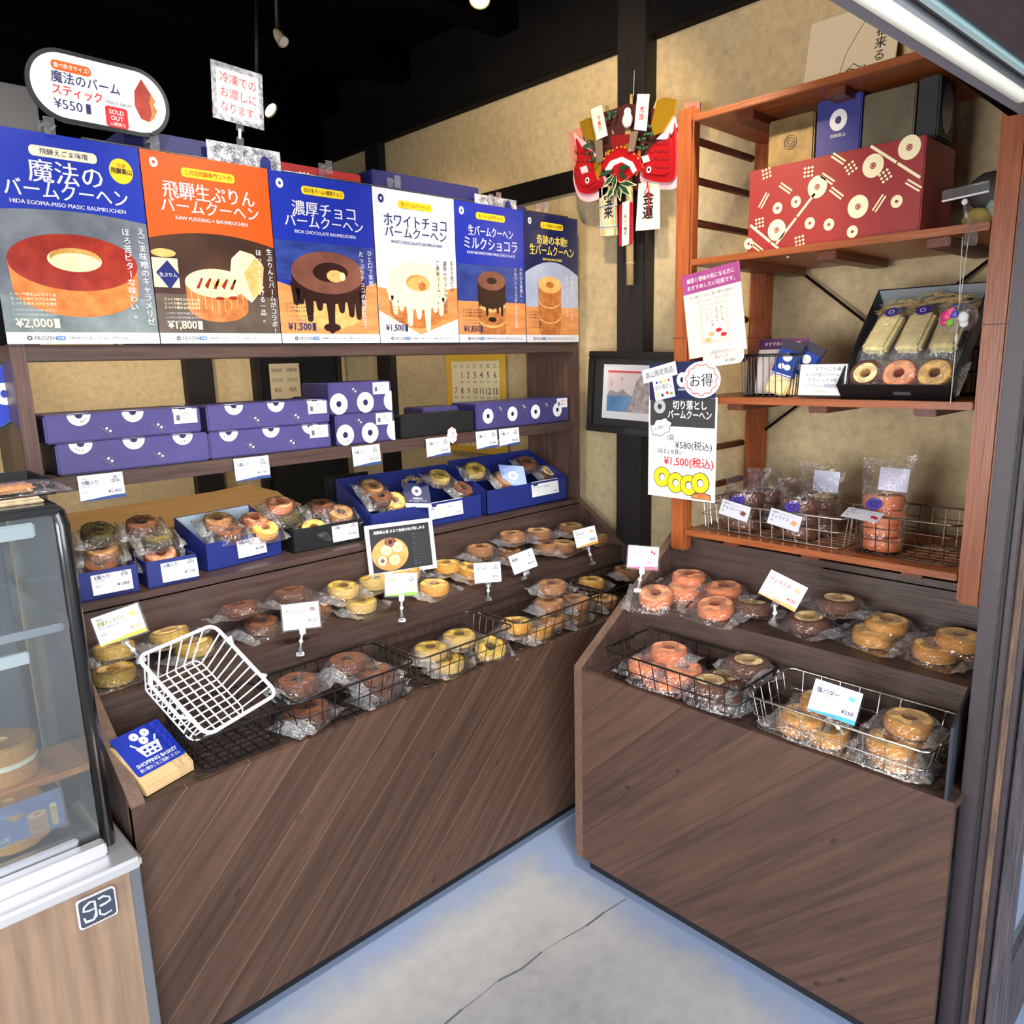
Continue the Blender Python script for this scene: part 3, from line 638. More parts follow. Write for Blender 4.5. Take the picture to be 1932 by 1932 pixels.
# what lies in the baskets
GK = 'bagged ring cakes in the tray baskets'
ZB = .655
STK = .0375
for a in (
 ('chocolate', 572, 1340, ZB, 20, 'chocolate ring cake at the bottom of the left pile in the black basket'),
 ('chocolate', 585, 1333, ZB+STK*.9, 28, 'chocolate ring cake in the middle of the left pile in the black basket'),
 ('chocolate', 560, 1282, ZB+STK*1.9, 12, 'chocolate ring cake topping the left pile in the black basket'),
 ('chocolate', 712, 1296, ZB, 8, 'chocolate ring cake at the bottom of the right pile in the black basket'),
 ('chocolate', 712, 1280, ZB+STK, 14, 'chocolate ring cake in the middle of the right pile in the black basket'),
 ('chocolate', 702, 1262, ZB+STK*2, 6, 'chocolate ring cake topping the right pile in the black basket, front one'),
 ('chocolate', 655, 1243, ZB+STK*2.1, 18, 'chocolate ring cake topping the black basket right of the chocolate price card clip'),
 ('matcha', 845, 1258, ZB, 14, 'olive yellow ring cake lying low at the front of the bronze basket'),
 ('matcha', 812, 1220, ZB+STK*.9, 24, 'olive yellow ring cake at the left rear of the bronze basket'),
 ('matcha', 866, 1196, ZB+STK*1.1, 10, 'olive yellow ring cake topping the rear of the bronze basket'),
 ('matcha', 922, 1226, ZB+STK*.2, -20, 'olive yellow ring cake leaning on edge at the right of the bronze basket'),
 ('honey', 1008, 1214, ZB, 10, 'golden ring cake at the bottom front of the bronze corner basket'),
 ('honey', 1014, 1186, ZB+STK, 16, 'golden ring cake topping the front left of the bronze corner basket'),
 ('honey', 972, 1172, ZB+STK*.8, 6, 'golden ring cake at the rear left of the bronze corner basket'),
 ('roasted_tea', 1076, 1190, ZB, 6, 'tan ring cake at the bottom of the pile in the bronze corner basket'),
 ('roasted_tea', 1080, 1160, ZB+STK, 12, 'tan ring cake amid the front pile in the bronze corner basket'),
 ('roasted_tea', 1086, 1128, ZB+STK*2.1, 8, 'tan ring cake topping the front pile in the bronze corner basket'),
 ('roasted_tea', 1040, 1160, ZB+STK*.6, -8, 'tan ring cake low in the rear pile of the bronze corner basket'),
 ('roasted_tea', 1036, 1132, ZB+STK*1.7, -4, 'tan ring cake second from the top of the rear pile in the corner basket'),
 ('roasted_tea', 1040, 1100, ZB+STK*2.8, -14, 'tan ring cake topping the tall rear pile in the bronze corner basket'),
 ('honey', 1115, 1094, ZB+STK*1.1, -10, 'golden ring cake in the inner corner basket'),
 ('banana', 1140, 1128, ZB, 10, 'ring cake lying low in the inner corner basket beside the counter edge'),
 ('roasted_tea', 1182, 1072, ZB+STK*1.4, 6, 'tan brown ring cake in the inner corner basket, behind the strawberry price card')):
    put(a[0], a[1], a[2], a[3], a[4], a[5], GK, 0, 26 if 'on edge' in a[5] else 0, sc=.95, short=True, lim=(1, 1.612))
for a in (
 ('strawberry', 1262, 1322, ZB, 4, 'pink ring cake at the bottom of the front pile in the right black basket'),
 ('strawberry', 1245, 1282, ZB+STK*.9, 8, 'pink ring cake in the middle of the front pile in the right black basket'),
 ('strawberry', 1220, 1246, ZB+STK*1.8, 4, 'pink ring cake topping the front pile in the right black basket'),
 ('strawberry', 1262, 1222, ZB+STK*1.4, -6, 'pink ring cake with a lined top at the rear of the right black basket'),
 ('strawberry', 1290, 1258, ZB+STK*.7, 14, 'pink ring cake half hidden between the pink and brown piles'),
 ('tiramisu', 1362, 1330, ZB, 4, 'brown ring cake at the bottom of the front pile in the right black basket'),
 ('tiramisu', 1352, 1310, ZB+STK*.95, -4, 'brown ring cake in the middle of the front pile in the right black basket'),
 ('tiramisu', 1340, 1283, ZB+STK*1.9, 6, 'brown and cream ring cake topping the front pile in the right black basket'),
 ('tiramisu', 1370, 1275, ZB+STK*.4, 10, 'brown ring cake low at the rear of the right black basket'),
 ('tiramisu', 1412, 1246, ZB+STK*1.6, -16, 'brown and cream ring cake at the rear of the right black basket'),
 ('butter', 1560, 1418, ZB, 4, 'pale yellow ring cake at the bottom front of the chrome basket, left side'),
 ('butter', 1505, 1384, ZB+STK*.7, -10, 'pale yellow ring cake under the left top one in the chrome basket'),
 ('butter', 1516, 1344, ZB+STK*1.7, 6, 'pale yellow ring cake topping the left side of the chrome basket'),
 ('butter', 1552, 1318, ZB+STK*.9, 12, 'pale yellow ring cake behind the salt butter price card'),
 ('butter', 1690, 1462, ZB, 4, 'pale yellow ring cake at the bottom of the right pile in the chrome basket'),
 ('butter', 1686, 1428, ZB+STK*.95, -4, 'pale yellow ring cake in the middle of the right pile in the chrome basket'),
 ('butter', 1682, 1392, ZB+STK*1.9, 4, 'pale yellow ring cake topping the front right pile in the chrome basket'),
 ('butter', 1716, 1354, ZB+STK*1.5, -8, 'pale yellow ring cake at the rear right of the chrome basket')):
    put(a[0], a[1], a[2], a[3], a[4]-90, a[5], GK, sc=.97, short=True, lim=(0, 1.604))

# ------------------------------------------------------------------ price cards
def draw_card(mb, w, h, title, sub, price, acc, ink=NAVYINK, icon=None, z=.0003, head='飛騨高山バームクーヘン'):
    """the print on a white price card; origin at its centre"""
    mb.rect(-w/2, w/2, -h/2, h/2, z-.0002, CARD)
    L_ = -w/2+w*.08
    mb.text(head, L_, h*.36, h*.085, GREYINK, z, 'l', 0, wmax=w*.46)
    mb.text(title, L_, h*.21, h*.175, ink, z, 'l', .022, wmax=w*.55)
    mb.text(sub, L_, h*.07, h*.08, GREYINK, z, 'l', .012, wmax=w*.5)
    mb.rect(L_, w*.42, h*.0, h*.004, z, GREYINK)
    mb.text('ミニバーム', L_, -h*.09, h*.06, GREYINK, z, 'l'); mb.text('個包装', L_, -h*.16, h*.06, GREYINK, z, 'l')
    mb.text(price, w*.42, -h*.20, h*.17, ink, z, 'r', .022)
    mb.rect(w*.05, w*.42, -h*.295, -h*.290, z, GREYINK)
    if acc: mb.poly([(-w/2, -h/2), (w/2, -h/2), (w/2, -h*.36), (w*.25, -h*.36), (0, -h*.39), (-w*.25, -h*.43), (-w/2, -h*.46)], z, acc)
    ix, iy = w*.32, h*.24
    if icon == 'ring':
        for dx, dy in ((0, .055), (-.05, -.03), (.05, -.03)): mb.ring(ix+dx*w, iy+dy*w, w*.018, w*.042, z, GREYINK, 14)
    elif icon == 'bar':
        m = acc or ink; mb.poly([(ix-w*.08, iy-h*.06), (ix+w*.05, iy-h*.09), (ix+w*.08, iy+h*.02), (ix-w*.05, iy+h*.07)], z, m); mb.rect(ix-w*.06, ix+w*.04, iy-h*.02, iy-h*.008, z+.0001, CARD)
    elif icon == 'dots':
        for dx, dy in ((0, .06), (-.05, -.03), (.05, -.02), (.0, -.06)): mb.ell(ix+dx*w, iy+dy*h*1.4, w*.02, w*.028, z, INK, 10)
    elif icon == 'berry':
        for s in (-1, 1): mb.ell(ix+s*w*.04, iy-s*h*.03, w*.04, w*.045, z, REDINK, 12)
def price_card(px, py, plane, val, w, h, roll, yaw, pitch, title, sub, price, acc, ink, icon, label, clip=None, group='price cards on clip stands', base=FL):
    p = onY(px, py, val) if plane == 'y' else onX(px, py, val)
    M = T3(*p) @ RZ(yaw) @ base @ RXm(pitch) @ RZ(roll)
    t = thing('price_card', label, 'price card', M, group)
    mb = MB(); draw_card(mb, w, h, title, sub, price, acc, ink, icon); mb.box(-w/2, w/2, -h/2, h/2, -.0006, 0, CARD); mb.build('printed_card', t)
    mb = MB(); mb.box(-w/2-.004, w/2+.004, -h/2-.004, h/2+.003, -.0013, -.0009, SLEEVE); mb.build('clear_sleeve', t)
    if clip:
        q = (M.inverted() @ clip)
        mb = MB(); b0 = Vector((0, -h/2+.004, 0)); ln = (q-b0).length
        mb.box(-.008, .008, -h/2-.016, -h/2+.006, -.004, .004, CLEAR, .002); mb.build('card_clip', t)
        mb = MB(); j = b0.lerp(q, .5); mb.blob((j.x, j.y, j.z), (.006, .007, .006), WHITE, 1, 0, 8); mb.tube([b0+Vector((0, -.012, 0)), j, q.lerp(j, .5)], .0028, WHITE, 6); mb.build('ball_joint', t)
        mb = MB(); u = (q-j).normalized(); e = q-u*.004
        mb.tube([j.lerp(q, .45), j.lerp(q, .7), e], .0065, CLEAR, 6); mb.box(e.x-.011, e.x+.011, e.y-.006, e.y+.006, e.z-.006, e.z+.006, CLEAR, .002); mb.build('base_clip', t)
    return t
CHOC = mat('brown_print', (110, 66, 50), .5); OLIVE = mat('olive_print', (150, 146, 50), .5); TIRA = mat('apricot_print', (238, 160, 100), .5)
PY = -14
price_card(225, 1179, 'y', 1.76, .098, .066, 14, -26, PY, '京都ティラミス', 'KYOTO GREEN TIRAMISU', '¥250', LIMEPR, OLIVE, 'bar', 'tilted price card with a lime foot, at the left end of the ledge', onY(268, 1248, 1.772))
price_card(568, 1162, 'y', 1.75, .093, .066, 0, -26, PY, 'チョコレート', 'CHOCOLATE', '¥250', None, CHOC, 'bar', 'price card for chocolate on a clear clip, white with brown type', onY(566, 1236, 1.768))
price_card(757, 1103, 'y', 1.75, .093, .064, -4, -26, PY, '抹茶', 'MATCHA', '¥250', GREENPR, GREENPR, 'dots', 'price card with a green foot on a clear clip', onY(758, 1172, 1.768))
price_card(920, 1080, 'y', 1.75, .088, .064, -2, -26, PY, 'はちみつ', 'HONEY', '¥250', None, GREYINK, 'ring', 'plain white price card with a small bee mark, fourth along the ledge', onY(921, 1132, 1.768))
price_card(987, 1059, 'y', 1.755, .088, .064, 14, -26, PY, '胡麻', 'SESAME', '¥250', None, INK, 'dots', 'tilted price card with four black dots', onY(988, 1092, 1.768))
price_card(1105, 1013, 'y', 1.755, .088, .066, 8, -26, PY, 'バナナ', 'BANANA', '¥250', AMBERPR, GREYINK, 'bar', 'price card with an amber foot, nearest the dark pillar', onY(1118, 1064, 1.768))
price_card(1213, 1052, 'x', 1.755, .090, .066, 0, 22, PY, 'いちご', 'STRAWBERRY', '¥250', PINKINK, PINKINK, 'berry', 'price card with a pink foot at the corner of the right counter', onX(1203, 1116, 1.764), base=FR)
price_card(1477, 1114, 'x', 1.74, .098, .068, -22, 18, PY-10, 'ティラミス', 'TIRAMISU', '¥250', TIRA, REDINK, 'bar', 'tilted price card with an apricot foot on the right ledge', onX(1458, 1178, 1.764), base=FR)
price_card(1575, 1324, 'x', 1.585, .100, .072, -9, 16, PY-10, '塩バター', 'SALTED BUTTER', '¥250', CYANPR, NAVYINK, 'bar', 'large price card with a blue foot in the chrome basket', onX(1596, 1392, 1.60), base=FR)
# ------------------------------------------------------------------ the row of posters
def disc_logo(mb, x, y, r, m_ring, m_hole, z):
    mb.ell(x, y, r, r*1.15, z, m_ring, 24); mb.ell(x, y, r*.36, r*.42, z+.0001, m_hole, 16)
P_SLATE = mat('poster_slate', (78, 84, 92), .4, 0, col2=(128, 134, 138), sc=9, detail=6)
P_GLAZE = mat('poster_caramel_glaze', (128, 22, 12), .35, 0, col2=(172, 52, 26), sc=22, detail=5)
P_ORSIDE = mat('poster_orange_crust', (206, 96, 32), .4, 0, col2=(236, 140, 62), sc=30)
P_CREAM = mat('poster_cream', (248, 218, 150), .4, 0, col2=(252, 234, 184), sc=25)
P_BROWNBG = mat('poster_brown_dark', (40, 24, 16), .4, 0, col2=(84, 52, 30), sc=7)
P_BLUECLOTH = mat('poster_blue_cloth', (22, 38, 110), .4, 0, col2=(52, 80, 158), sc=12, stretch=(1, 3, 1))
P_CHOC = mat('poster_chocolate', (106, 62, 48), .35, 0, col2=(138, 88, 68), sc=14)
P_CHOCD = mat('poster_dark_chocolate', (44, 20, 16), .3)
P_WOOD = mat('poster_wood_board', (206, 128, 66), .4, 0, col2=(232, 160, 92), sc=6, stretch=(1, 6, 1))
P_CRUMB = mat('poster_crumb', (222, 164, 84), .4, 0, col2=(240, 194, 118), sc=50)
P_BAKED = mat('poster_baked_crust', (168, 92, 40), .4, 0, col2=(206, 134, 70), sc=40)
P_ICING = mat('poster_white_icing', (252, 236, 190), .4)
P_HOLE = mat('poster_hole_shade', (178, 120, 46), .4, 0, col2=(222, 172, 88), sc=30)
P_PALEBG = mat('poster_pale_sky', (206, 222, 236), .4, 0, col2=(232, 230, 222), sc=3)
P_NAVYD = mat('poster_deep_navy', (18, 26, 72), .4)
P_GREYBG = mat('poster_cool_grey', (150, 162, 184), .4, 0, col2=(186, 196, 212), sc=6)
GOLD = mat('gold_print', (236, 216, 90), .45)
SLV = film('poster_sleeve', .02, .0, .15, .05, 12)
def drum(mb, cx, cy, rx, ry, h, top, side, hole, z, rh=.4, hole_y=0.0, n=32):
    """a printed picture of a ring cake: side wall, top and hole"""
    P_ = [(cx+rx*math.cos(math.radians(a)), cy+ry*math.sin(math.radians(a))) for a in range(180, 361, 9)]
    P_ += [(cx+rx*.97*math.cos(math.radians(a)), cy-h+ry*.97*math.sin(math.radians(a))) for a in range(360, 179, -9)]
    mb.poly(P_, z, side); mb.ell(cx, cy, rx, ry, z+.0001, top, n); mb.ell(cx, cy+hole_y, rx*rh, ry*rh, z+.0002, hole, 24)
def drips(mb, cx, cy, rx, ry, m, z, lens, a0=185, a1=355):
    k = len(lens)
    for i, l in enumerate(lens):
        a = a0+(a1-a0)*(i+.5)/k; x = cx+rx*math.cos(math.radians(a)); y = cy+ry*math.sin(math.radians(a)); w_ = rx*.105
        mb.poly([(x-w_*1.4, y+.004), (x+w_*1.4, y+.004), (x+w_, y-l*.5)]+[(x+w_*.8*math.cos(math.radians(q)), y-l+w_*.8*math.sin(math.radians(q))) for q in range(0, -181, -30)]+[(x-w_, y-l*.5)], z, m)
PW, PH = .3235, .452
def arc_panel(mb, y0, sag, m, z, top=False):
    """the curved lower edge of the coloured head of a poster"""
    xs = [-PW/2+PW*i/14 for i in range(15)]
    mb.poly([(-PW/2, PH/2), *[(x, y0+sag*(2*x/PW)**2*-1+sag) for x in xs], (PW/2, PH/2)][::1] if False else [(x, y0+sag*(1-(2*x/PW)**2)) for x in xs]+[(PW/2, PH/2), (-PW/2, PH/2)], z, m)
def poster(i, label, draw, bgm):
    x0 = (.391, .717, 1.044, 1.371, 1.687, 2.006)[i]; w_ = (.3235, .3235, .3235, .313, .317, .285)[i]
    t = thing('poster', label, 'poster', T3(x0+w_/2, 1.994-.0012*(i % 2), 1.5805+PH/2) @ FL, 'baumkuchen posters on the shelf top')
    mb = MB(); mb.M = Matrix.Scale(w_/PW, 4, (1, 0, 0)) @ Matrix.Scale(3, 4, (0, 0, 1)); mb.box(-PW/2, PW/2, -PH/2, PH/2, -.0005, -.0000, bgm); draw(mb)
    mb.rect(-PW/2, PW/2, -PH/2, -PH/2+.026, .0009, WHITE)
    mb.ring(-.118, -PH/2+.013, .0022, .0055, .0011, GREYINK, 14); mb.text('FROZEN', -.108, -PH/2+.013, .012, GREYINK, .0011, 'l', .01)
    mb.prism(rr(-.066, -.046, -PH/2+.008, -PH/2+.018, .004), .0010, .0011, mat('pill_blue', (80, 130, 190)) if i == 0 else bpy.data.materials['pill_blue']); mb.text('冷凍', -.056, -PH/2+.013, .007, WHITE, .0013)
    mb.text('冷凍状態でのお渡しになります。お早めにお召し上がりください。', -.040, -PH/2+.013, .0078, GREYINK, .0011, 'l', 0, wmax=.18)
    mb.build('printed_sheet', t)
    s = MB(); s.box(-w_/2-.0008, w_/2+.0008, -PH/2-.001, PH/2+.001, .0050, .0054, SLV); s.build('clear_cover', t)
    return t
def heading(mb, pill, pillc, pillink, l1, l2, eng, col, y1=.150, y2=.116, ye=.090, s1=.042, s2=.038, w1=.21, w2=.25):
    mb.prism(rr(-.068, .068, .176, .198, .009), .0003, .0005, pillc); mb.text(pill, 0, .187, .014, pillink, .0008, 'c', .01, wmax=.12)
    mb.text(l1, 0, y1, s1, col, .0006, 'c', .0138, wmax=w1); mb.text(l2, 0, y2, s2, col, .0006, 'c', .0138, wmax=w2)
    mb.text(eng, 0, ye, .0125, col, .0006, 'c', .012, wmax=.235)
def small(mb, c1, c2, y=-.118):
    for k in range(3): mb.text('じっくり焼き上げた'+('生地を' if k else 'ひと品'), -.142, y-k*.010, .0075, c1, .0008, 'l', .01)
    for k in range(3): mb.text('しっとりとした口どけをお楽しみください', -.142, y-.034-k*.010, .0065, c2, .0008, 'l', 0, wmax=.085)
def vcopy(mb, cols, x, y, size, m, dx=.026):
    for k, s in enumerate(cols): mb.vtext(s, x-k*dx, y-(.0 if k == 0 else .004), size, m, .0010, .012)
def price(mb, s, m): mb.text(s, -.140, -.180, .026, m, .0010, 'l', .014); mb.rect(-.140+.075, -.140+.086, -.191, -.170, .0010, m)
def d1(mb):
    arc_panel(mb, .055, .012, BLUEPR, .0002); heading(mb, '飛騨えごま味噌', P_ICING, NAVYINK, '魔法の', 'バームクーヘン', 'HIDA EGOMA-MISO MASIC BAUMKUCHEN', WHITE, .145, .106, .078, .052, .042)
    mb.ell(.118, .168, .026, .028, .0004, YELLOW, 24); mb.text('冷凍', .118, .180, .010, ORANGEPR, .0007); mb.text('飛騨高山', .118, .168, .014, INK, .0007, 'c', .015, wmax=.045)
    mb.rect(-PW/2, PW/2, -.2, -.12, .00015, mat('poster_slate_low', (96, 108, 106), .4, 0, col2=(138, 150, 146), sc=12))
    drum(mb, -.005, -.045, .135, .062, .060, P_GLAZE, P_ORSIDE, P_CREAM, .0003, .42, .006); mb.ell(-.004, -.034, .053, .021, .00055, P_HOLE, 24); mb.ell(-.004, -.042, .050, .018, .00058, P_CREAM, 24)
    vcopy(mb, ('えごま味噌のキャラメリゼ', 'ほろ苦ビターな味わい。'), .146, .045, .0190, WHITE, .034); small(mb, P_ICING, WHITE); price(mb, '¥2,000', P_ICING)
def d2(mb):
    mb.rect(-PW/2, PW/2, -.2, -.105, .00015, mat('poster_table', (70, 58, 48), .4, 0, col2=(110, 96, 80), sc=8))
    arc_panel(mb, .025, .022, ORANGEPR, .0002); disc_logo(mb, -.132, .200, .010, WHITE, ORANGEPR, .0004); heading(mb, '三代目飛騨専門コラボ!', YELLOW, ORANGEPR, '飛騨生ぷりん', 'バームクーヘン', 'RAW PUDDING × BAUMKUCHEN', WHITE, .142, .106, .078, .044, .038, .235)
    mb.rect(-PW/2, -.10, -.09, -.02, .0003, P_CREAM); mb.poly([(-.155, -.055), (-.125, -.025), (-.097, -.06), (-.125, -.095)], .0005, NAVYPR); mb.text('生ぷりん', -.126, -.060, .011, WHITE, .0007); mb.ell(-.132, -.008, .030, .010, .0004, P_CRUMB)
    drum(mb, -.005, -.075, .082, .036, .062, P_CREAM, P_BAKED, P_CRUMB, .0004, .2)
    for k in range(9): mb.rect(-.075+k*.017, -.073+k*.017, -.150+.02*abs(k-4)/4, -.095+.01*abs(k-4)/4, .00052, P_CRUMB)
    mb.poly([(.030, -.06), (.04, -.01), (.065, .012), (.10, .004), (.125, -.02), (.12, -.085), (.085, -.12), (.06, -.10)], .0006, P_CREAM); mb.poly([(.07, -.045), (.105, -.005), (.128, -.025), (.118, -.09), (.09, -.11)], .0007, P_CRUMB)
    for k in range(5): mb.poly([(-.06+k*.022, -.088+.006*(k % 2)), (-.045+k*.022, -.062), (-.040+k*.022, -.064), (-.052+k*.022, -.090)], .0006, P_GLAZE)
    mb.ell(.0, -.112, .012, .004, .0006, P_GLAZE); mb.ell(.035, -.11, .012, .0045, .0006, P_GLAZE)
    vcopy(mb, ('生ぷりんとバームがコラボ!', 'ほっぺたとろける一品。'), .146, .022, .0172, WHITE, .030); small(mb, P_ICING, WHITE); price(mb, '¥1,800', P_ICING)
def d3(mb):
    mb.rect(-PW/2, PW/2, -.055, .05, .00015, P_BLUECLOTH); mb.poly([(-PW/2, -.06), (-.02, -.10), (PW/2, -.05), (PW/2, -.2), (-PW/2, -.2)], .0002, P_WOOD)
    disc_logo(mb, -.132, .196, .011, WHITE, BLUEPR, .0004); heading(mb, '幻の生バーム×濃厚チョコ', YELLOW, INK, '濃厚チョコ', 'バームクーヘン', 'RICH CHOCOLATE BAUMKUCHEN', WHITE, .138, .104, .076, .042, .037)
    drum(mb, .0, -.030, .118, .058, .10, P_CHOC, P_CRUMB, P_CHOCD, .0004, .44, .0)
    P_ = [(.118*math.cos(math.radians(a)), -.03+.058*math.sin(math.radians(a))) for a in range(180, 361, 9)]; mb.poly(P_+[(x, y-.028) for x, y in P_[::-1]], .00045, P_CHOCD)
    drips(mb, 0, -.05, .112, .055, P_CHOCD, .00047, [.05, .03, .065, .025, .085, .03, .05, .07, .045]); mb.ell(.0, -.182, .028, .012, .0006, P_CHOCD); mb.ell(0, -.03, .1185, .0585, .00056, P_CHOC, 32); mb.ell(0.008, -.027, .056, .026, .00066, P_CHOCD, 24); mb.ell(.020, -.038, .028, .017, .00076, P_CRUMB, 20); mb.ell(.044, -.038, .01, .012, .00082, P_CREAM, 14)
    vcopy(mb, ('ひと口で笑顔、', 'たっぷりチョコの贅沢仕立て'), .142, .042, .0172, WHITE, .030); small(mb, INK, GREYINK); price(mb, '¥1,500', NAVYINK)
def d4(mb):
    mb.rect(-PW/2, PW/2, -.2, .04, .00012, mat('poster_cream_bg', (238, 232, 216), .4)); mb.poly([(-PW/2, -.06), (0, -.08), (PW/2, -.05), (PW/2, -.15), (.0, -.2), (-PW/2, -.13)], .0002, P_WOOD)
    disc_logo(mb, -.132, .196, .011, NAVYPR, WHITE, .0004); heading(mb, '生バームクーヘン!', YELLOW, ORANGEPR, 'ホワイトチョコ', 'バームクーヘン', 'WHITE CHOCOLATE BAUMKUCHEN', NAVYINK, .138, .104, .076, .042, .036, .25)
    drum(mb, -.005, -.042, .118, .062, .078, P_ICING, P_BAKED, P_HOLE, .0004, .4)
    P_ = [(-.005+.118*math.cos(math.radians(a)), -.042+.062*math.sin(math.radians(a))) for a in range(180, 361, 9)]; mb.poly(P_+[(x, y-.02) for x, y in P_[::-1]], .00045, P_ICING)
    drips(mb, -.005, -.055, .112, .060, P_ICING, .00047, [.02, .045, .02, .055, .03, .07, .02, .045, .02]); mb.ell(0, -.046, .046, .022, .0007, P_CRUMB, 20); mb.ell(.012, -.052, .016, .013, .0008, P_BAKED, 14)
    vcopy(mb, ('まるで雪どけ', '濃厚ホワイトチョコの', 'ご褒美バーム。'), .140, .035, .0165, GREYINK, .030); small(mb, P_BAKED, GREYINK); price(mb, '¥1,500', NAVYINK)
def d5(mb):
    mb.rect(-PW/2, PW/2, -.09, .03, .00012, P_BLUECLOTH); mb.rect(-PW/2, PW/2, -.2, -.09, .00015, P_WOOD)
    disc_logo(mb, -.132, .196, .011, WHITE, BLUEPR, .0004); heading(mb, '生バームがチョコ!', YELLOW, INK, '生バームクーヘン', 'ミルクショコラ', 'RAW BAUMKUCHEN MILK CHOCOLATE', WHITE, .138, .098, .068, .036, .044, .21, .25)
    for k in (2, 1): drum(mb, -.005, -.045-k*.052, .070-.002*k, .028, .045, P_CRUMB, P_BAKED, P_CRUMB, .0003+.0002*(2-k), .3)
    drum(mb, -.005, -.02, .066, .032, .062, P_CHOC, P_CHOCD, P_CHOCD, .0008, .36); drips(mb, -.005, -.065, .062, .026, P_CHOCD, .00095, [.03, .02, .045, .02, .035, .05, .02])
    vcopy(mb, ('ふわもち食感に、', 'ミルクショコラがとろける至福。'), .140, .035, .0150, WHITE, .028); small(mb, INK, GREYINK); price(mb, '¥1,850', NAVYINK)
def d6(mb):
    mb.poly([(-PW/2, -.2), (PW/2, -.2)]+[(PW/2*(1-2*i/12), .0+.062*math.cos((1-2*i/12)*1.25)) for i in range(13)], .0002, P_GREYBG); mb.rect(-PW/2, PW/2, -.2, -.10, .00045, P_WOOD); mb.rect(PW/2-.0, PW/2, -.2, .2, .0001, P_NAVYD)
    disc_logo(mb, -.132, .196, .010, WHITE, P_NAVYD, .0006); heading(mb, '五つの味わいの食感', YELLOW, INK, '奇跡の本動!', '生バームクーヘン', 'RAW BAUMKUCHEN', GOLD, .136, .100, .070, .036, .040, .2, .27)
    for k in (2, 1, 0): drum(mb, -.02, -.02-k*.055, .070, .030, .050, P_CRUMB, P_BAKED, P_CRUMB if k else P_BAKED, .0006+.0003*(2-k), .36)
    vcopy(mb, ('飛騨高山で、しっとり', '秋のようなあじわい'), .120, .02, .0170, WHITE, .032); small(mb, INK, INK)
poster(0, 'blue poster of a red caramel-topped ring cake, left end of the row', d1, P_SLATE)
poster(1, 'orange poster of a pudding topped cake, priced ¥1,800', d2, P_BROWNBG)
poster(2, 'royal blue poster of a thick chocolate coated ring cake, priced ¥1,500', d3, BLUEPR)
poster(3, 'pale poster of a white chocolate ring cake', d4, P_PALEBG)
poster(4, 'blue poster of a stacked milk chocolate cake, priced ¥1,850', d5, BLUEPR)
poster(5, 'navy poster with gold heading and a plain stacked cake', d6, P_NAVYD)
RODM = mat('grey_wire_rod', (120, 122, 126), .3, .8)
o = MB(); o.tube([(.60, 2.014, 2.040), (2.26, 2.014, 2.040)], .003, RODM, 6)
for x in (.62, 1.44, 2.24): o.tube([(x, 2.014, 1.579), (x, 2.014, 2.04)], .003, RODM, 6)
tag(o.build('poster_rail'), 'thin grey rail behind the tops of the posters', 'rail')
clip0 = None
for px, py, lab in ((92, 240, 'clear clip under the left end of the oval sign'), (290, 272, 'clear clip at the top left corner of the orange poster'), (619, 318, 'clear clip on the top of the royal blue chocolate poster'), (748, 345, 'clear clip on the top of the pale white chocolate poster'), (939, 375, 'clear clip on the top of the milk chocolate poster'), (1028, 392, 'clear clip on the top of the navy poster')):
    p = onY(px, py, 1.99); M = T3(p.x, 1.990, p.z) @ FL
    if clip0 is None:
        clip0 = thing('poster_clip', lab, 'clip', M, 'clear clips on the posters')
        mb = MB(); mb.box(-.011, .011, -.016, .02, .004, .007, CLEAR, .001); mb.build('front_jaw', clip0)
        mb = MB(); mb.box(-.011, .011, -.016, .02, -.034, -.031, CLEAR, .001); mb.build('rear_jaw', clip0)
        mb = MB(); mb.tube([(-.012, .004, .004), (-.012, .004, -.031)], .003, CLEAR, 6); mb.tube([(.012, .004, .004), (.012, .004, -.031)], .003, CLEAR, 6); mb.build('hinge', clip0)
    else: dup(clip0, M, lab)
# oval sign
c0 = onY(191, 178, 1.985)
t = thing('oval_sign', 'white oval sign with black rim and a sold out sticker, above the left posters', 'sign', T3(c0.x, 1.985, c0.z) @ FL @ RZ(-1))
def stad(w_, h): return rr(-w_/2, w_/2, -h/2, h/2, h/2-.0005, 12)
SG = mat('sign_black_rim', (46, 48, 52), .3, .2)
mb = MB(); mb.prism(stad(.300, .150), -.006, .002, SG); mb.build('rim', t)
mb = MB(); mb.poly(stad(.282, .132), .0024, WHITE)
mb.prism(rr(-.098, -.018, .030, .050, .009), .0026, .0028, ORANGEPR); mb.text('食べ歩きサイズ!', -.058, .040, .012, WHITE, .0031, 'c', .01, wmax=.07)
mb.text('魔法のバーム', -.100, .016, .026, NAVYINK, .0028, 'l', .016, wmax=.14); mb.text('スティック', -.100, -.010, .024, REDINK, .0028, 'l', .016, wmax=.10); mb.text('MAGIC BAUM', .008, -.014, .009, GREYINK, .0028, 'l', .012); mb.text('STICK', .008, -.024, .008, REDINK, .0028, 'l', .012)
mb.text('¥550', -.100, -.038, .028, NAVYINK, .0028, 'l', .012); mb.rect(-.036, -.026, -.049, -.028, .0028, NAVYINK)
mb.prism(rr(.004, .052, -.066, -.022, .006), .0028, .0031, REDINK); mb.text('SOLD', .028, -.033, .013, WHITE, .0034, 'c', .016); mb.text('OUT', .028, -.046, .013, WHITE, .0034, 'c', .016); mb.text('入荷待ち', .028, -.059, .009, WHITE, .0034, 'c', .01)
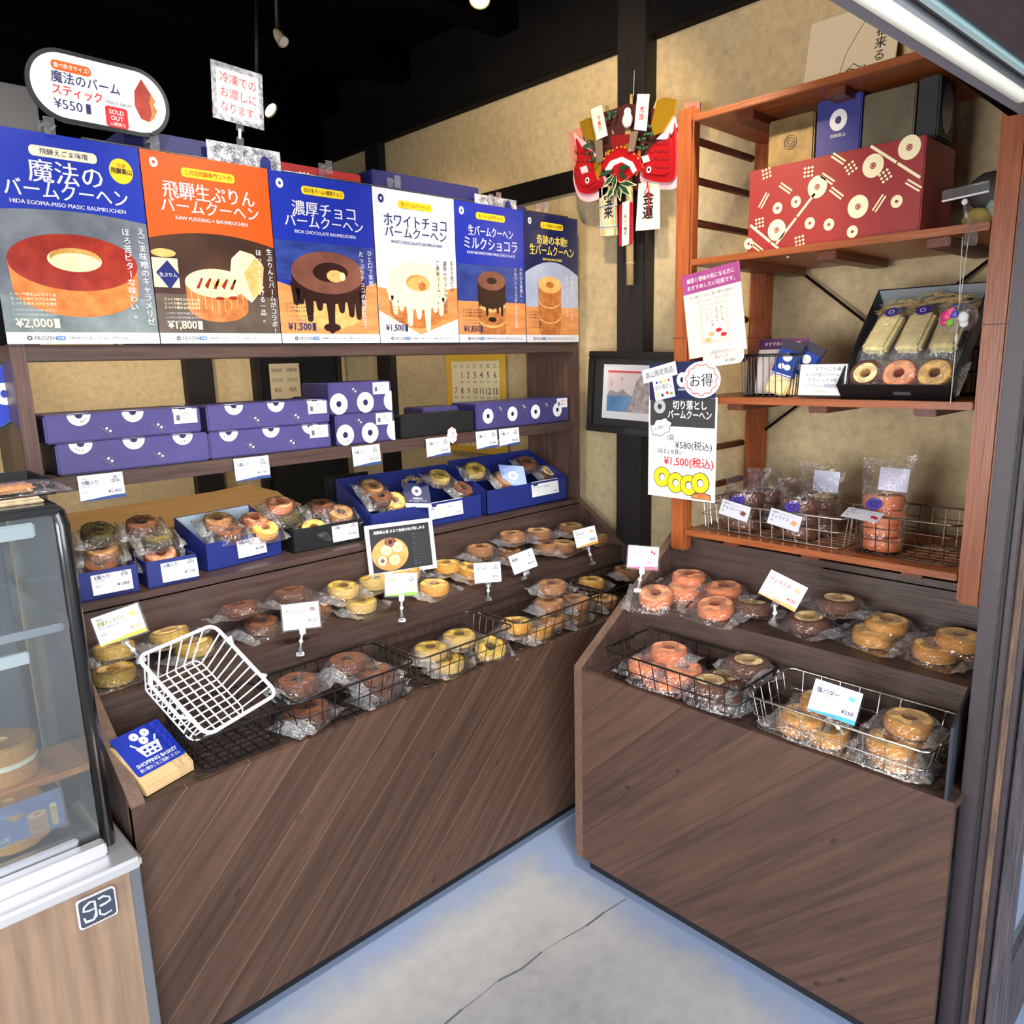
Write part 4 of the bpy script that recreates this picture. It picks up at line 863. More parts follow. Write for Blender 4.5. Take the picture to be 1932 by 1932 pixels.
mb.poly([(.082, -.036), (.070, -.01), (.072, .022), (.090, .052), (.118, .010), (.114, .0), (.120, -.012), (.112, -.03), (.10, -.040)], .0028, P_GLAZE); mb.poly([(.118, .010), (.114, .0), (.120, -.012), (.112, -.03), (.10, -.040), (.108, -.02), (.104, .004), (.109, .024)], .0029, P_BAKED); mb.rect(.097, .104, -.062, -.038, .0027, P_CREAM)
mb.build('printed_face', t)
# handwritten notice, and the patterned card under it
SCRIB = mat('pen_scribble_border', (110, 114, 124), .6, 0, col2=(205, 206, 210), sc=70, detail=1)
c0 = onY(452, 181, 1.99)
t = thing('handwritten_notice', 'small square notice in red handwriting on a clear clip above the posters', 'sign', T3(c0.x-.004, 1.990, c0.z) @ FL @ RZ(-3))
mb = MB(); mb.box(-.068, .068, -.068, .068, -.001, 0, SCRIB); mb.rect(-.056, .056, -.055, .055, .0002, WHITE)
for k, s in enumerate(('冷凍での', 'お渡しに', 'なります。')): mb.text(s, -.046, .034-k*.034, .027, REDINK, .0005, 'l', .0, wmax=.095, rot=-2)
mb.build('paper', t)
mb = MB(); mb.box(-.010, .010, -.085, -.062, .001, .005, CLEAR, .001); mb.tube([(0, -.08, .002), (0, -.104, .0)], .004, WHITE, 8); mb.box(-.009, .009, -.128, -.100, -.002, .004, CLEAR, .001); mb.build('clip', t)
def doodle(nm, lab, x0, x1, z0, z1, y, rot=0):
    o = MB(); w_, h = x1-x0, z1-z0; o.M = T3((x0+x1)/2, y, (z0+z1)/2) @ FL @ RZ(rot); o.box(-w_/2, w_/2, -h/2, h/2, -.001, 0, SCRIB)
    r_ = random.Random(int(x0*1000))
    for k in range(90):
        x, yy = r_.uniform(-w_/2+.012, w_/2-.012), r_.uniform(-h/2+.006, h/2-.006); a = r_.uniform(0, 360)
        o.ring(x, yy, .004, .0052, .0003, GREYINK, 9, 1, Matrix.Identity(4)) if k % 3 else o.rect(-.007, .007, -.0006, .0006, .0003, INK, T3(x, yy, 0) @ RZ(a))
    o.ell(w_*.28, -h*.1, .016, .022, .0005, NAVYPR, 16)
    return tag(o.build(nm), lab, 'card')
doodle('patterned_card', 'black and white patterned card behind the orange poster, under the handwritten notice', .888, 1.089, 2.02, 2.084, 2.006)
doodle('patterned_card', 'black and white patterned card sticking up behind the milk chocolate poster', 1.79, 1.985, 2.02, 2.066, 2.008)
# boxes standing on the shelf top behind the posters
BOXNAVY = mat('navy_carton', (30, 32, 88), .45, 0, var=.05, sc=20); BOXRED = mat('red_carton', (150, 34, 34), .45)
def carton(nm, lab, x0, x1, z1, m, y0=2.03, y1=2.22, z0=1.5795):
    o = MB(); o.box(x0, x1, y0, y1, z0, z1, m, .003)
    if m is BOXRED:
        o.M = T3(x0+.10, y0-.0004, z1-.022) @ FL
        for i in range(3):
            for j in range(3): o.ell(i*.012, -j*.012, .004, .004, .0003, WHITE, 8)
    return tag(o.build(nm), lab, 'box', 'gift cartons behind the posters')
carton('gift_carton', 'navy carton behind the oval sign and the orange poster', .70, 1.02, 2.085, BOXNAVY)
carton('gift_carton', 'red carton with white dots behind the royal blue poster', 1.06, 1.36, 2.068, BOXRED)
carton('gift_carton', 'long dark blue carton behind the pale poster', 1.40, 1.83, 2.092, BOXNAVY)
carton('gift_carton', 'dark blue carton behind the milk chocolate poster', 1.835, 2.06, 2.055, BOXNAVY)
# something small and green behind the rail
GRN = mat('green_cloth', (78, 88, 50), .7, 0, var=.2, sc=60)
# ------------------------------------------------------------------ wrapped gift boxes on the middle shelf
WRAP = mat('indigo_wrapping_paper', (64, 58, 108), .4, 0, var=.05, sc=14, bump=.06, bsc=12)
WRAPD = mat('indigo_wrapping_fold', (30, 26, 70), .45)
def wrapped(label, x0, x1, z0, z1, y0, rot, mode, lab=True, dep=.17):
    """a gift box in printed paper: white rings, small slanted type"""
    w_, h = x1-x0, z1-z0
    t = thing('wrapped_gift_box', label, 'gift box', T3((x0+x1)/2, y0, z0+.0005) @ RZ(rot), 'indigo wrapped gift boxes on the middle shelf')
    mb = MB(); mb.box(-w_/2, w_/2, 0, dep, 0, h, WRAP, .004)
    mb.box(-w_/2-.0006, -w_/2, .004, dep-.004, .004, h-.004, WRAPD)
    mb.M = T3(0, -.0006, h/2) @ FL; r = .030 if mode != 'small' else .022; r_ = random.Random(int(x0*977+z0*313))
    n = {'strip': 4, 'square': 2, 'row': 4, 'small': 4}[mode]; n = max(2, int(w_/.11)) if mode == 'strip' else n
    for k in range(n):
        cx = -w_/2+w_*(k+.45)/n+(.02 if z0 > 1.33 else 0); cy = h/2-.002 if mode == 'strip' else (-h/2+.031 if mode == 'square' else .0)
        if mode == 'square': cx = (-w_/2+.03, .012)[k]
        rr_ = r*(1.0 if mode == 'square' else .85)
        if mode == 'strip':    # the ring runs over the top edge of the box
            mb.ell(cx, cy, rr_, rr_, .0003, WHITE, 22, 180, 360); mb.ell(cx, cy, rr_*.34, rr_*.34, .0005, WRAPD, 14, 180, 360)
            mb.add([(cx+rr_*math.cos(a), h/2+.0004, -.0006-rr_*math.sin(a)) for a in [math.pi*i/14 for i in range(15)]], [tuple(range(14, -1, -1))], WHITE)
        else:
            mb.ell(cx, cy, rr_, rr_*1.05, .0003, WHITE, 24); mb.ell(cx, cy, rr_*.30, rr_*.32, .0006, WRAPD, 14)
        if k % 2 == 0 and mode != 'row':
            for q in range(4):
                a = r_.uniform(200, 340); mb.rect(-.004, .004, -.0008, .0008, .0005, GREYINK, T3(cx+rr_*.65*math.cos(math.radians(a)), cy+rr_*.65*math.sin(math.radians(a)), 0) @ RZ(r_.uniform(0, 180)))
        tx = cx+w_*.5/n; ty = -h*.12 if mode == 'strip' else h*.25
        if tx < w_/2-.03:
            g = T3(tx, ty, 0) @ RZ(-42)
            mb.rect(-.020, .020, -.0085, -.006, .0003, GREYINK, g); mb.rect(-.013, .010, .0055, .007, .0003, GREYINK, g); mb.ell(-.004, .0, .003, .003, .0003, WHITE, 8, M=g); mb.ell(.006, .0, .003, .003, .0003, WHITE, 8, M=g)
    if mode == 'square': mb.ell(w_/2-.002, -h/2+.031, .030, .031, .0003, WHITE, 14, 90, 270)
    mb.build('wrapped_body', t)
    if lab:
        s = MB(); s.M = T3(w_/2-.040, -.0012, h/2+h*.5-.022) @ FL; s.rect(-.030, .030, -.018, .018, .0003, CARD)
        s.rect(-.024, -.014, -.010, .004, .0005, GREYINK); s.text('飛騨バーム', -.008, .007, .008, REDINK, .0005, 'l'); s.text('要冷蔵', -.008, -.004, .007, GREYINK, .0005, 'l'); s.build('white_label', t)
    return t
ZM = 1.2765
wrapped('upper left indigo gift box, long and low, nearest the left upright', .441, .805, ZM+.076, ZM+.142, 2.012, 1, 'strip')
wrapped('lower left indigo gift box, long and low, bearing a twin on top', .458, .815, ZM, ZM+.075, 2.008, -1, 'strip', False)
wrapped('upper box of the second indigo pair, behind the ¥1,700 tag', .822, 1.186, ZM+.073, ZM+.142, 2.012, -1, 'strip')
wrapped('lower box of the second indigo pair, behind the ¥1,700 tag', .820, 1.184, ZM, ZM+.072, 2.010, -1, 'strip')
wrapped('upper squarish indigo gift box with a large ring at its foot', 1.190, 1.412, ZM+.094, ZM+.188, 2.010, -1, 'square')
wrapped('lower squarish indigo gift box with a large ring at its foot', 1.204, 1.416, ZM, ZM+.093, 2.008, -1, 'square')
wrapped('long indigo gift box with four rings in a row', 1.775, 2.262, ZM, ZM+.094, 2.02, 0, 'row', True, .14)
wrapped('indigo gift box set back behind the plain black box', 1.62, 1.78, ZM, ZM+.085, 2.12, 0, 'small', False, .12)
MATBLACK = mat('matt_black_card', (18, 18, 20), .5)
mb = MB(); mb.box(1.45, 1.765, 2.022, 2.115, ZM+.0005, ZM+.071, MATBLACK, .003); tag(mb.build('black_gift_box'), 'plain matt black box between the indigo boxes on the middle shelf', 'gift box')
# price tags hung on the front edge of the middle shelf
TAGLIP = mat('tag_blue_lip', (44, 66, 120), .4)
for x, z, s, p, lab in ((.540, 1.244, '5個入り', '¥1,450', 'price tag ¥1,450 on the middle shelf under the left indigo boxes'), (.922, 1.244, '6個入り', '¥1,700', 'price tag ¥1,700 on the middle shelf under the second indigo pair'),
                        (1.293, 1.241, '8個入り', '¥2,200', 'third price tag along the middle shelf, under the squarish boxes'), (1.575, 1.240, '10個入り', '¥2,800', 'price tag with a scalloped paper flower, under the black box'),
                        (1.794, 1.245, '12個入り', '¥3,400', 'price tag left of two hung close together at the shelf end'), (1.904, 1.245, '15個入り', '¥4,225', 'last price tag on the middle shelf, nearest the right upright')):
    t = thing('shelf_price_tag', lab, 'price tag', T3(x, 1.9895, z) @ FL @ RXm(-4), 'price tags on the middle shelf edge')
    mb = MB(); draw_card(mb, .100, .062, s, 'GIFT BOX', p, TAGLIP, NAVYINK, 'ring'); mb.box(-.05, .05, -.031, .031, -.0006, 0, CARD); mb.build('printed_card', t)
    mb = MB(); mb.box(-.053, .053, -.036, .036, -.0016, -.0012, SLEEVE); mb.box(-.053, .053, -.036, -.0345, -.001, .004, SLEEVE); mb.build('clear_holder', t)
    if '2,800' in p:
        mb = MB(); PK = mat('flower_pink_edge', (240, 150, 140), .5)
        for k in range(8): a = k*math.pi/4; mb.ell(.062+.013*math.cos(a), .034+.017*math.sin(a), .0095, .011, .0016+.0001*(k % 2), PK, 12)
        for k in range(8): a = k*math.pi/4; mb.ell(.062+.013*math.cos(a), .034+.017*math.sin(a), .0078, .0092, .0019, WHITE, 12)
        mb.ell(.062, .034, .014, .018, .0021, WHITE, 16); mb.text('一番', .062, .040, .011, REDINK, .0025, 'c'); mb.text('人気', .062, .027, .011, REDINK, .0025, 'c'); mb.build('paper_flower', t)

# ------------------------------------------------------------------ open gift boxes of bagged cakes on the top step
BOXBLUE = mat('royal_blue_card', (28, 40, 108), .45, 0, var=.04, sc=20); BOXIN = mat('pale_blue_lining', (196, 214, 226), .5); BOXBLK = mat('black_card', (16, 16, 18), .5)
ZT = .9635
def gift_tray(label, x0, x1, y0, h, dep, rot, m, lining, tagtxt, tagx=0.0, back=None, tw=.092, th=.060, drop=.012, plain=False):
    w_ = x1-x0; t = thing('open_gift_tray', label, 'gift box', T3((x0+x1)/2, y0, ZT) @ RZ(rot), 'open gift boxes on the top step')
    hb = back or h; k = .003
    mb = MB(); mb.box(-w_/2, w_/2, 0, dep, 0, k, m); mb.box(-w_/2, w_/2, 0, k, 0, h, m); mb.box(-w_/2, w_/2, dep-k, dep, 0, hb, m)
    for s in (-1, 1):
        x = s*(w_/2-k/2); vs = [(x-k/2, 0, 0), (x-k/2, dep, 0), (x-k/2, dep, hb), (x-k/2, 0, h)]; vs += [(q[0]+k, q[1], q[2]) for q in vs]
        mb.add(vs, [(0, 1, 2, 3), (7, 6, 5, 4), (0, 4, 5, 1), (3, 2, 6, 7), (1, 5, 6, 2), (0, 3, 7, 4)], m)
    mb.build('tray_walls', t)
    mb = MB(); mb.box(-w_/2+k, w_/2-k, dep-k-.001, dep-k, k, hb-.001, lining); mb.box(-w_/2+k, w_/2-k, k, dep-k, k, k+.001, lining); mb.build('inner_lining', t)
    mb = MB(); mb.M = T3(tagx, -.002, h-drop-th/2+.012) @ FL @ RXm(-6)
    if plain:
        mb.rect(-tw/2, tw/2, -th/2, th/2, .0, CARD); mb.prism(rr(-tw*.44, -tw*.26, th*.22, th*.36, .003), .0002, .0004, NAVYINK); mb.text(tagtxt[0], -tw*.44, th*.10, th*.14, NAVYINK, .0004, 'l', .012, wmax=tw*.8); mb.text('ギフトセット', -tw*.44, -th*.08, th*.1, GREYINK, .0004, 'l'); mb.text(tagtxt[1], tw*.44, -th*.32, th*.14, NAVYINK, .0004, 'r', .012)
    else: draw_card(mb, tw, th, tagtxt[0], 'GIFT BOX', tagtxt[1], None, NAVYINK, 'ring', .0003)
    mb.box(-tw/2, tw/2, -th/2, th/2, -.001, -.0002, CARD); mb.build('price_label', t)
    return t
gift_tray('small blue open gift box beside the showcase, labelled ¥1,450', .455, .602, 2.012, .072, .20, -3, BOXBLUE, BOXIN, ('5個入り', '¥1,450'), .012)
gift_tray('small blue open gift box with a pink cake on top, labelled ¥1,700', .622, .750, 2.006, .070, .20, -3, BOXBLUE, MATBLACK, ('6個入り', '¥1,700'), .018)
gift_tray('blue gift box with its pale lined lid standing open, third from the left', .795, 1.035, 2.068, .078, .16, 7, BOXBLUE, BOXIN, ('8個入り', '¥2,200'), .02, .135)
gift_tray('black open gift box between the lidded blue box and the framed menu', 1.058, 1.300, 2.050, .072, .17, -2, BOXBLK, MATBLACK, ('10個入り', '¥2,800'), .055)
gift_tray('large blue open gift box with raffia and a navy card, behind the framed menu', 1.325, 1.795, 2.035, .080, .205, -1, BOXBLUE, BOXBLUE, ('飛騨バームクーヘン詰合せ', '¥3,500'), .07, .175, .15, .058, .010, True)
gift_tray('large blue open gift box at the right end, next to the upright', 1.812, 2.250, 2.022, .090, .215, 0, BOXBLUE, BOXBLUE, ('生バームクーヘン詰合せ', '¥3,800'), .09, .185, .15, .058, .010, True)
GX = 'small bagged cakes in the gift boxes'
for k, px, py, z, tilt, lab in (
 ('chocolate', 186, 1068, .035, 22, 'chocolate cake in the ¥1,450 gift box, at its front'), ('roasted_tea', 188, 1040, .050, 20, 'tan cake in the ¥1,450 gift box, behind the chocolate one'), ('dark_green', 178, 1005, .055, 25, 'dark cake in the ¥1,450 gift box, at its back'),
 ('strawberry', 298, 1048, .035, 28, 'pink cake in the ¥1,700 gift box'), ('dark_green', 290, 1014, .045, 25, 'dark green cake in the ¥1,700 gift box, behind the pink one'), ('chocolate', 262, 992, .055, 20, 'dark cake at the back of the ¥1,700 gift box'),
 ('chocolate', 425, 1004, .045, 22, 'chocolate cake at the front of the lidded blue gift box'), ('honey', 492, 1000, .045, 25, 'yellow cake at the front right of the lidded blue gift box'), ('strawberry', 474, 974, .065, 20, 'pink cake at the back of the lidded blue gift box'), ('roasted_tea', 405, 985, .058, 20, 'tan cake at the back left of the lidded blue gift box'),
 ('honey', 585, 998, .040, 30, 'yellow cake at the front of the black gift box'), ('roasted_tea', 635, 970, .045, 28, 'tan cake at the front right of the black gift box'), ('strawberry', 520, 944, .085, 20, 'pink cake at the back left of the black gift box'), ('dark_green', 532, 964, .070, 20, 'olive cake in the middle of the black gift box'), ('chocolate', 600, 948, .085, 15, 'dark cake at the back of the black gift box'),
 ('honey', 735, 946, .040, 38, 'golden cake at the front left of the large box with raffia'), ('roasted_tea', 692, 912, .085, 30, 'tan cake at the back left of the large box with raffia'), ('chocolate', 862, 924, .045, 32, 'chocolate cake at the front right of the large box with raffia'), ('matcha', 820, 893, .085, 25, 'olive cake at the back of the large box with raffia'), ('chocolate', 708, 930, .060, 30, 'dark cake tucked behind the golden one in the large box with raffia'),
 ('roasted_tea', 938, 905, .045, 42, 'tan cake at the front left of the gift box beside the upright'), ('matcha', 888, 880, .085, 30, 'olive cake at the back left of the gift box beside the upright'), ('tiramisu', 1020, 892, .050, 38, 'brown and cream cake at the front right of the gift box beside the upright'), ('chocolate', 985, 868, .085, 30, 'dark cake at the back of the gift box beside the upright')):
    yb = 2.076+.058*(z > .06)+.026*(.048 < z <= .06)+.02*(px > 400)*(z < .06); p = onY(px, py, yb+.02)
    bagged(k, T3(p.x, yb, max(p.z-.030, ZT+.02)+(.020 if z < .06 else .004)) @ RZ(random.uniform(-14, 14)) @ RXm(tilt), lab, GX, .78, short=True)
# raffia bow and cards in the large boxes
RAFF = mat('raffia', (168, 142, 96), .8, 0, var=.2, sc=40)
def raffia(c, r, n, sd, mb):
    r_ = random.Random(sd)
    for k in range(n):
        a0 = r_.uniform(0, 6.28); pts = []
        for q in range(7): a = a0+q*.6; rad = r*(.4+.6*r_.random()); pts.append((c[0]+rad*math.cos(a)*1.3, c[1]+rad*.4*math.sin(a*1.3), c[2]+rad*.55*math.sin(a)+r_.uniform(-.004, .004)))
        mb.tube(pts, .0011, RAFF, 4)
mb = MB(); p = onY(778, 912, 2.12); raffia(p, .045, 16, 3, mb); tag(mb.build('raffia_bow'), 'loose raffia bow in the large blue gift box', 'raffia')
def flatcard(nm, lab, px, py, y, w_, h, yaw, pitch, m, drawf, roll=0):
    p = onY(px, py, y); mb = MB(); mb.M = T3(*p) @ RZ(yaw) @ FL @ RXm(pitch) @ RZ(roll); mb.box(-w_/2, w_/2, -h/2, h/2, -.0012, 0, m); drawf(mb); return tag(mb.build(nm), lab, 'card')
def dc(mb): disc_logo(mb, 0, .016, .017, WHITE, NAVYPR, .0003); mb.text('飛騨高山', 0, -.014, .009, WHITE, .0003); mb.text('バームクーヘン', 0, -.024, .009, WHITE, .0003); mb.rect(-.045, .045, -.05, -.034, .0003, LIGHTBLUE)
flatcard('navy_insert_card', 'navy card with a white ring lying in the large box with raffia', 787, 934, 2.06, .09, .095, -18, -42, P_NAVYD, dc, -8)
def dp(mb): mb.ring(0, .0, .010, .020, .0003, LIGHTBLUE, 20); mb.text('生バーム', 0, -.03, .012, LIGHTBLUE, .0003)
flatcard('blue_insert_card', 'pale blue paper card in the gift box beside the upright', 968, 897, 2.07, .105, .09, -14, -38, mat('periwinkle_paper', (150, 170, 226), .5), dp, -10)
# framed menu sheet leaning on the step
p = onY(757, 1033, 1.94); M = T3(p.x, 1.94, p.z) @ RZ(-16) @ FL @ RXm(-10)
t = thing('framed_menu', 'black menu sheet in a white frame standing at the middle of the ledge', 'sign', M)
mb = MB(); 
for a in ((-.113, -.100, -.082, .082), (.100, .113, -.082, .082)): mb.box(a[0], a[1], a[2], a[3], -.004, .004, WHITE, .001)
for a in ((-.1, .1, -.082, -.070), (-.1, .1, .070, .082)): mb.box(a[0], a[1], a[2], a[3], -.004, .004, WHITE, .001)
mb.build('frame', t)
mb = MB(); mb.box(-.101, .101, -.071, .071, -.003, .0, MATBLACK); mb.text('飛騨高山発 まるで食感の味が楽しめる', 0, .056, .0115, WHITE, .0004, 'c', .01, wmax=.17)
mb.ell(-.038, -.016, .060, .052, .0002, P_WOOD, 32)
for x, y, a, b_ in ((-.05, -.002, P_CRUMB, P_CREAM), (-.012, .004, P_CRUMB, P_CREAM), (-.066, -.034, P_CHOC, P_CREAM), (-.026, -.036, P_CRUMB, P_CREAM), (-.034, .022, P_CHOCD, P_CHOC)): mb.ell(x, y, .019, .0165, .0004, a, 20); mb.ring(x, y, .007, .016, .0006, b_, 20); mb.ell(x, y, .006, .005, .0007, a, 10)
for k in range(11): mb.text(('抹茶', 'はちみつ', 'いちご', '胡麻', 'バナナ', '塩バター', 'ティラミス', 'チョコレート', 'ほうじ茶', '京都ティラミス', '季節の味')[k]+' ミニバーム', .038, .038-k*.0095, .0068, GREYINK, .0003, 'l', .0, wmax=.058)
mb.build('printed_sheet', t)
# shopping basket sign on its wooden block
a, b, c_ = onZ(277, 1503, .652), onZ(366, 1452, .652), onZ(244, 1408, .690)
ex = (b-a).normalized(); ey = Vector((-ex.y, ex.x, 0)); MS = Matrix((ex, ey, Vector((0, 0, 1)))).transposed().to_4x4(); MS.translation = a
W_ = (b-a).length
BLOCK = woodgrain('pale_wood_block', (206, 168, 116), (232, 200, 150), 0, .55)
t = thing('basket_sign', 'blue shopping basket sign on a pale wooden block', 'sign', MS)
mb = MB(); pr = [(0, 0), (.105, 0), (.105, .085), (.088, .085), (0, .022)]; n = 5
vs = [(x, y, z) for x in (0, W_) for y, z in pr]; mb.add(vs, [(4, 3, 2, 1, 0), (5, 6, 7, 8, 9)]+[(i, (i+1) % n, n+(i+1) % n, n+i) for i in range(n)], BLOCK); mb.build('wooden_block', t)
dl = math.hypot(.088, .063); ang = math.degrees(math.atan2(.063, .088))
mb = MB(); mb.M = T3(W_/2, 0, .022) @ RXm(ang); u0, u1 = dl*.22, dl+.022; mb.prism(rr(-W_/2+.001, W_/2-.001, u0, u1, .005), .0005, .002, BLUEPR); cy = (u0+u1)/2+.008; s = W_/.10; z = .0023
for x, y in ((-.010, .024), (.012, .024), (.001, .010)): mb.ring(x*s, cy+y*s, .0016*s, .0085*s, z, WHITE, 20)
mb.poly([(-.022*s, cy+.0*s), (.024*s, cy+.0*s), (.018*s, cy-.024*s), (-.015*s, cy-.024*s)], z, WHITE)
for i in range(3):
    for j in range(2): x = (-.009+i*.0105-j*.0005)*s; y = cy+(-.009-j*.009)*s; mb.rect(x-.003*s, x+.003*s, y-.0025*s, y+.0025*s, z+.0002, BLUEPR)
for sx_ in (-1, 1): mb.poly([(sx_*.020*s, cy+.001*s), (sx_*.027*s, cy+.011*s), (sx_*.024*s, cy+.013*s), (sx_*.016*s, cy+.001*s)][::sx_], z, WHITE)
mb.text('SHOPPING BASKET', 0, cy-.033*s, .0105*s, WHITE, z, 'c', .02, wmax=W_*.82); mb.text('買い物かごをご利用ください', 0, cy-.044*s, .0085*s, WHITE, z, 'c', .01, wmax=W_*.82); mb.build('blue_plate', t)
# ------------------------------------------------------------------ on and around the orange rack
def onR(px, py, x):   # point on an upright plane facing the shop, as sheet coordinates
    return onX(px, py, x)
def sheet_R(px, py, x, roll=0, pitch=0, yaw=0): p = onX(px, py, x); return T3(*p) @ RZ(yaw) @ FR @ RXm(pitch) @ RZ(roll)
# price poster hung on the rack's left upright
t = thing('price_poster', 'white poster of cake offcuts at ¥580 and ¥1,500, hung on the rack upright', 'poster', sheet_R(1285, 846, 1.926, 0, 0))
w_, h = .236, .305
mb = MB(); mb.box(-w_/2, w_/2, -h/2, h/2, -.0012, 0, WHITE); SOFTBLACK = mat('soft_black_print', (52, 50, 50), .5)
mb.rect(-w_/2+.006, w_/2-.006, .064, h/2-.004, .0002, SOFTBLACK); mb.ring(-.078, .122, .008, .021, .0005, mat('logo_grey', (176, 176, 180), .5), 24)
mb.text('切り落とし', .026, .128, .028, WHITE, .0005, 'c', .02, wmax=.115); mb.text('バームクーヘン', .026, .100, .028, WHITE, .0005, 'c', .02, wmax=.148)
bub = [(-.072+.034*math.cos(a)*(1+.10*math.sin(7*a)), .060+.024*math.sin(a)*(1+.10*math.sin(7*a))+.008*math.cos(a)) for a in [2*math.pi*i/40 for i in range(40)]]
mb.poly([(x*1.0-.0, y) for x, y in [( -.072+(p[0]+.072)*1.06, .060+(p[1]-.060)*1.08) for p in bub]], .0006, INK); mb.poly(bub, .0008, WHITE); mb.text('良い感謝セール', -.072, .06, .011, INK, .001, 'c', 0, wmax=.05, rot=18)
mb.text('1袋', -.038, .030, .020, INK, .0004, 'c', .009); mb.text('¥580(税込)', .104, .010, .028, INK, .0004, 'r', .009, wmax=.125); mb.text('3袋まとめ買い', -.040, -.012, .017, INK, .0004, 'c', .009, wmax=.09); mb.text('¥1,500(税込)', .110, -.040, .032, REDINK, .0004, 'r', .016, wmax=.170)
for x, y in ((-.066, -.092), (-.016, -.105), (.030, -.108), (.070, -.098)):
    k = .0004+.0008*(x+.07)/.14*3; mb.ell(x, y, .0305, .032, k, INK, 28); mb.ell(x, y, .0285, .030, k+.0002, YELLOW, 28); mb.ell(x, y, .0115, .0125, k+.0004, INK, 18); mb.ell(x+.001, y-.001, .0095, .0105, k+.0006, WHITE, 18)
mb.poly([(.040, -.146), (.044, -.134), (.058, -.128), (.082, -.126), (.104, -.130), (.108, -.146)], .0036, INK); mb.poly([(.042, -.145), (.046, -.135), (.059, -.130), (.082, -.128), (.102, -.132), (.106, -.145)], .0038, P_BAKED)
mb.build('printed_sheet', t)
# navy header card with stuck-on notes
t = thing('offer_header', 'navy header card with a cloud-shaped bargain note, over the ¥580 poster', 'sign', sheet_R(1285, 718, 1.922, 2, 0))
mb = MB(); mb.box(-.112, .112, -.054, .054, -.0012, 0, P_NAVYD); disc_logo(mb, .004, .002, .019, WHITE, P_NAVYD, .0003); mb.text('飛騨高山', .004, -.026, .008, WHITE, .0003); mb.build('navy_card', t)
mb = MB(); mb.M = T3(-.075, .026, .002) @ RZ(11); mb.rect(-.062, .062, -.020, .020, 0, WHITE); mb.text('高山限定商品', 0, 0, .020, INK, .0003, 'c', 0, wmax=.10); mb.build('white_strip', t)
mb = MB(); mb.M = T3(-.060, -.022, .001) @ RZ(10); mb.rect(-.036, .036, -.030, .030, 0, WHITE); mb.text('切り落とし', 0, .006, .015, NAVYINK, .0003, 'c', 0, wmax=.06)
for k, (x, m) in enumerate(((-.024, YELLOW), (-.008, BLUEPR), (.010, REDINK), (.024, GREENPR))): mb.ell(x, -.014-.004*(k % 2), .005, .005, .0003, m, 8); mb.ell(x*.9, .022, .004, .004, .0003, (BLUEPR, GREENPR, YELLOW, REDINK)[k], 8)
mb.build('coloured_note', t)
mb = MB(); mb.M = T3(.070, .0, .003); mb.ell(0, 0, .062, .052, 0, WHITE, 36); mb.tube([(.050*math.cos(a)*(1+.07*math.sin(11*a)), .042*math.sin(a)*(1+.07*math.sin(11*a)), .0004) for a in [2*math.pi*i/66 for i in range(66)]], .0011, REDINK, 4, True); mb.text('お得', 0, -.002, .040, INK, .0004, 'c', .008); mb.build('cloud_note', t)
# purple flyer
FLYP = mat('purple_flyer_band', (126, 42, 104), .5, 0, col2=(160, 70, 136), sc=8); FLYW = mat('pinkish_flyer_paper', (220, 206, 196), .5)
t = thing('purple_flyer', 'creased flyer with a purple head, hanging askew on the rack upright', 'flyer', sheet_R(1346, 588, 1.922, 8, 0))
mb = MB(); w_, h = .182, .235; mb.box(-w_/2, w_/2, -h/2, h/2, -.001, 0, FLYW); mb.rect(-w_/2, w_/2, h/2-.055, h/2, .0003, FLYP)
mb.text('腸管と便秘の気になる方に', 0, h/2-.020, .014, WHITE, .0006, 'c', .008, wmax=.15); mb.text('おすすめしたい豆腐です。', 0, h/2-.040, .014, WHITE, .0006, 'c', .008, wmax=.15)
mb.text('甘い香りにきなこ香り豊かな味わい', 0, .050, .009, GREYINK, .0004, 'c', 0, wmax=.15); mb.text('コモーション・オリジナル', 0, .036, .009, GREYINK, .0004, 'c', 0, wmax=.13)
PKF = mat('pink_faded_print', (226, 184, 176), .5); mb.rect(-.045, .045, -.085, .026, .0003, PKF); mb.rect(-.036, .036, -.076, .018, .0005, FLYW)
for k in range(4): mb.vtext(('毎日のお通じ', '自然の恵み', 'おいしく豆腐', 'ひと口ずつ')[k], .026-k*.016, .012, .0085, GREYINK, .0008)
for x, y in ((.012, -.052), (-.012, -.06), (.026, -.066), (-.024, -.074)): mb.ell(x, y, .010, .006, .0008, REDINK if x > 0 else TIRA, 12)
for y in (.005, -.03): mb.rect(-w_/2, w_/2, y, y+.0012, .0009, mat('crease', (222, 214, 206), .6) if y > 0 else bpy.data.materials['crease'])
mb.build('printed_sheet', t)
mb = MB(); mb.M = T3(.018, -.124, .002) @ RZ(-2); mb.poly(rr(-.064, .064, -.026, .026, .02), 0, FLYW); mb.text('大豆のやさしい', 0, .012, .011, INK, .0003, 'c'); mb.text('おいしさ', -.005, -.001, .011, INK, .0003, 'c'); mb.text('¥1080-', .022, -.014, .012, INK, .0003, 'c'); mb.build('handwritten_note', t)
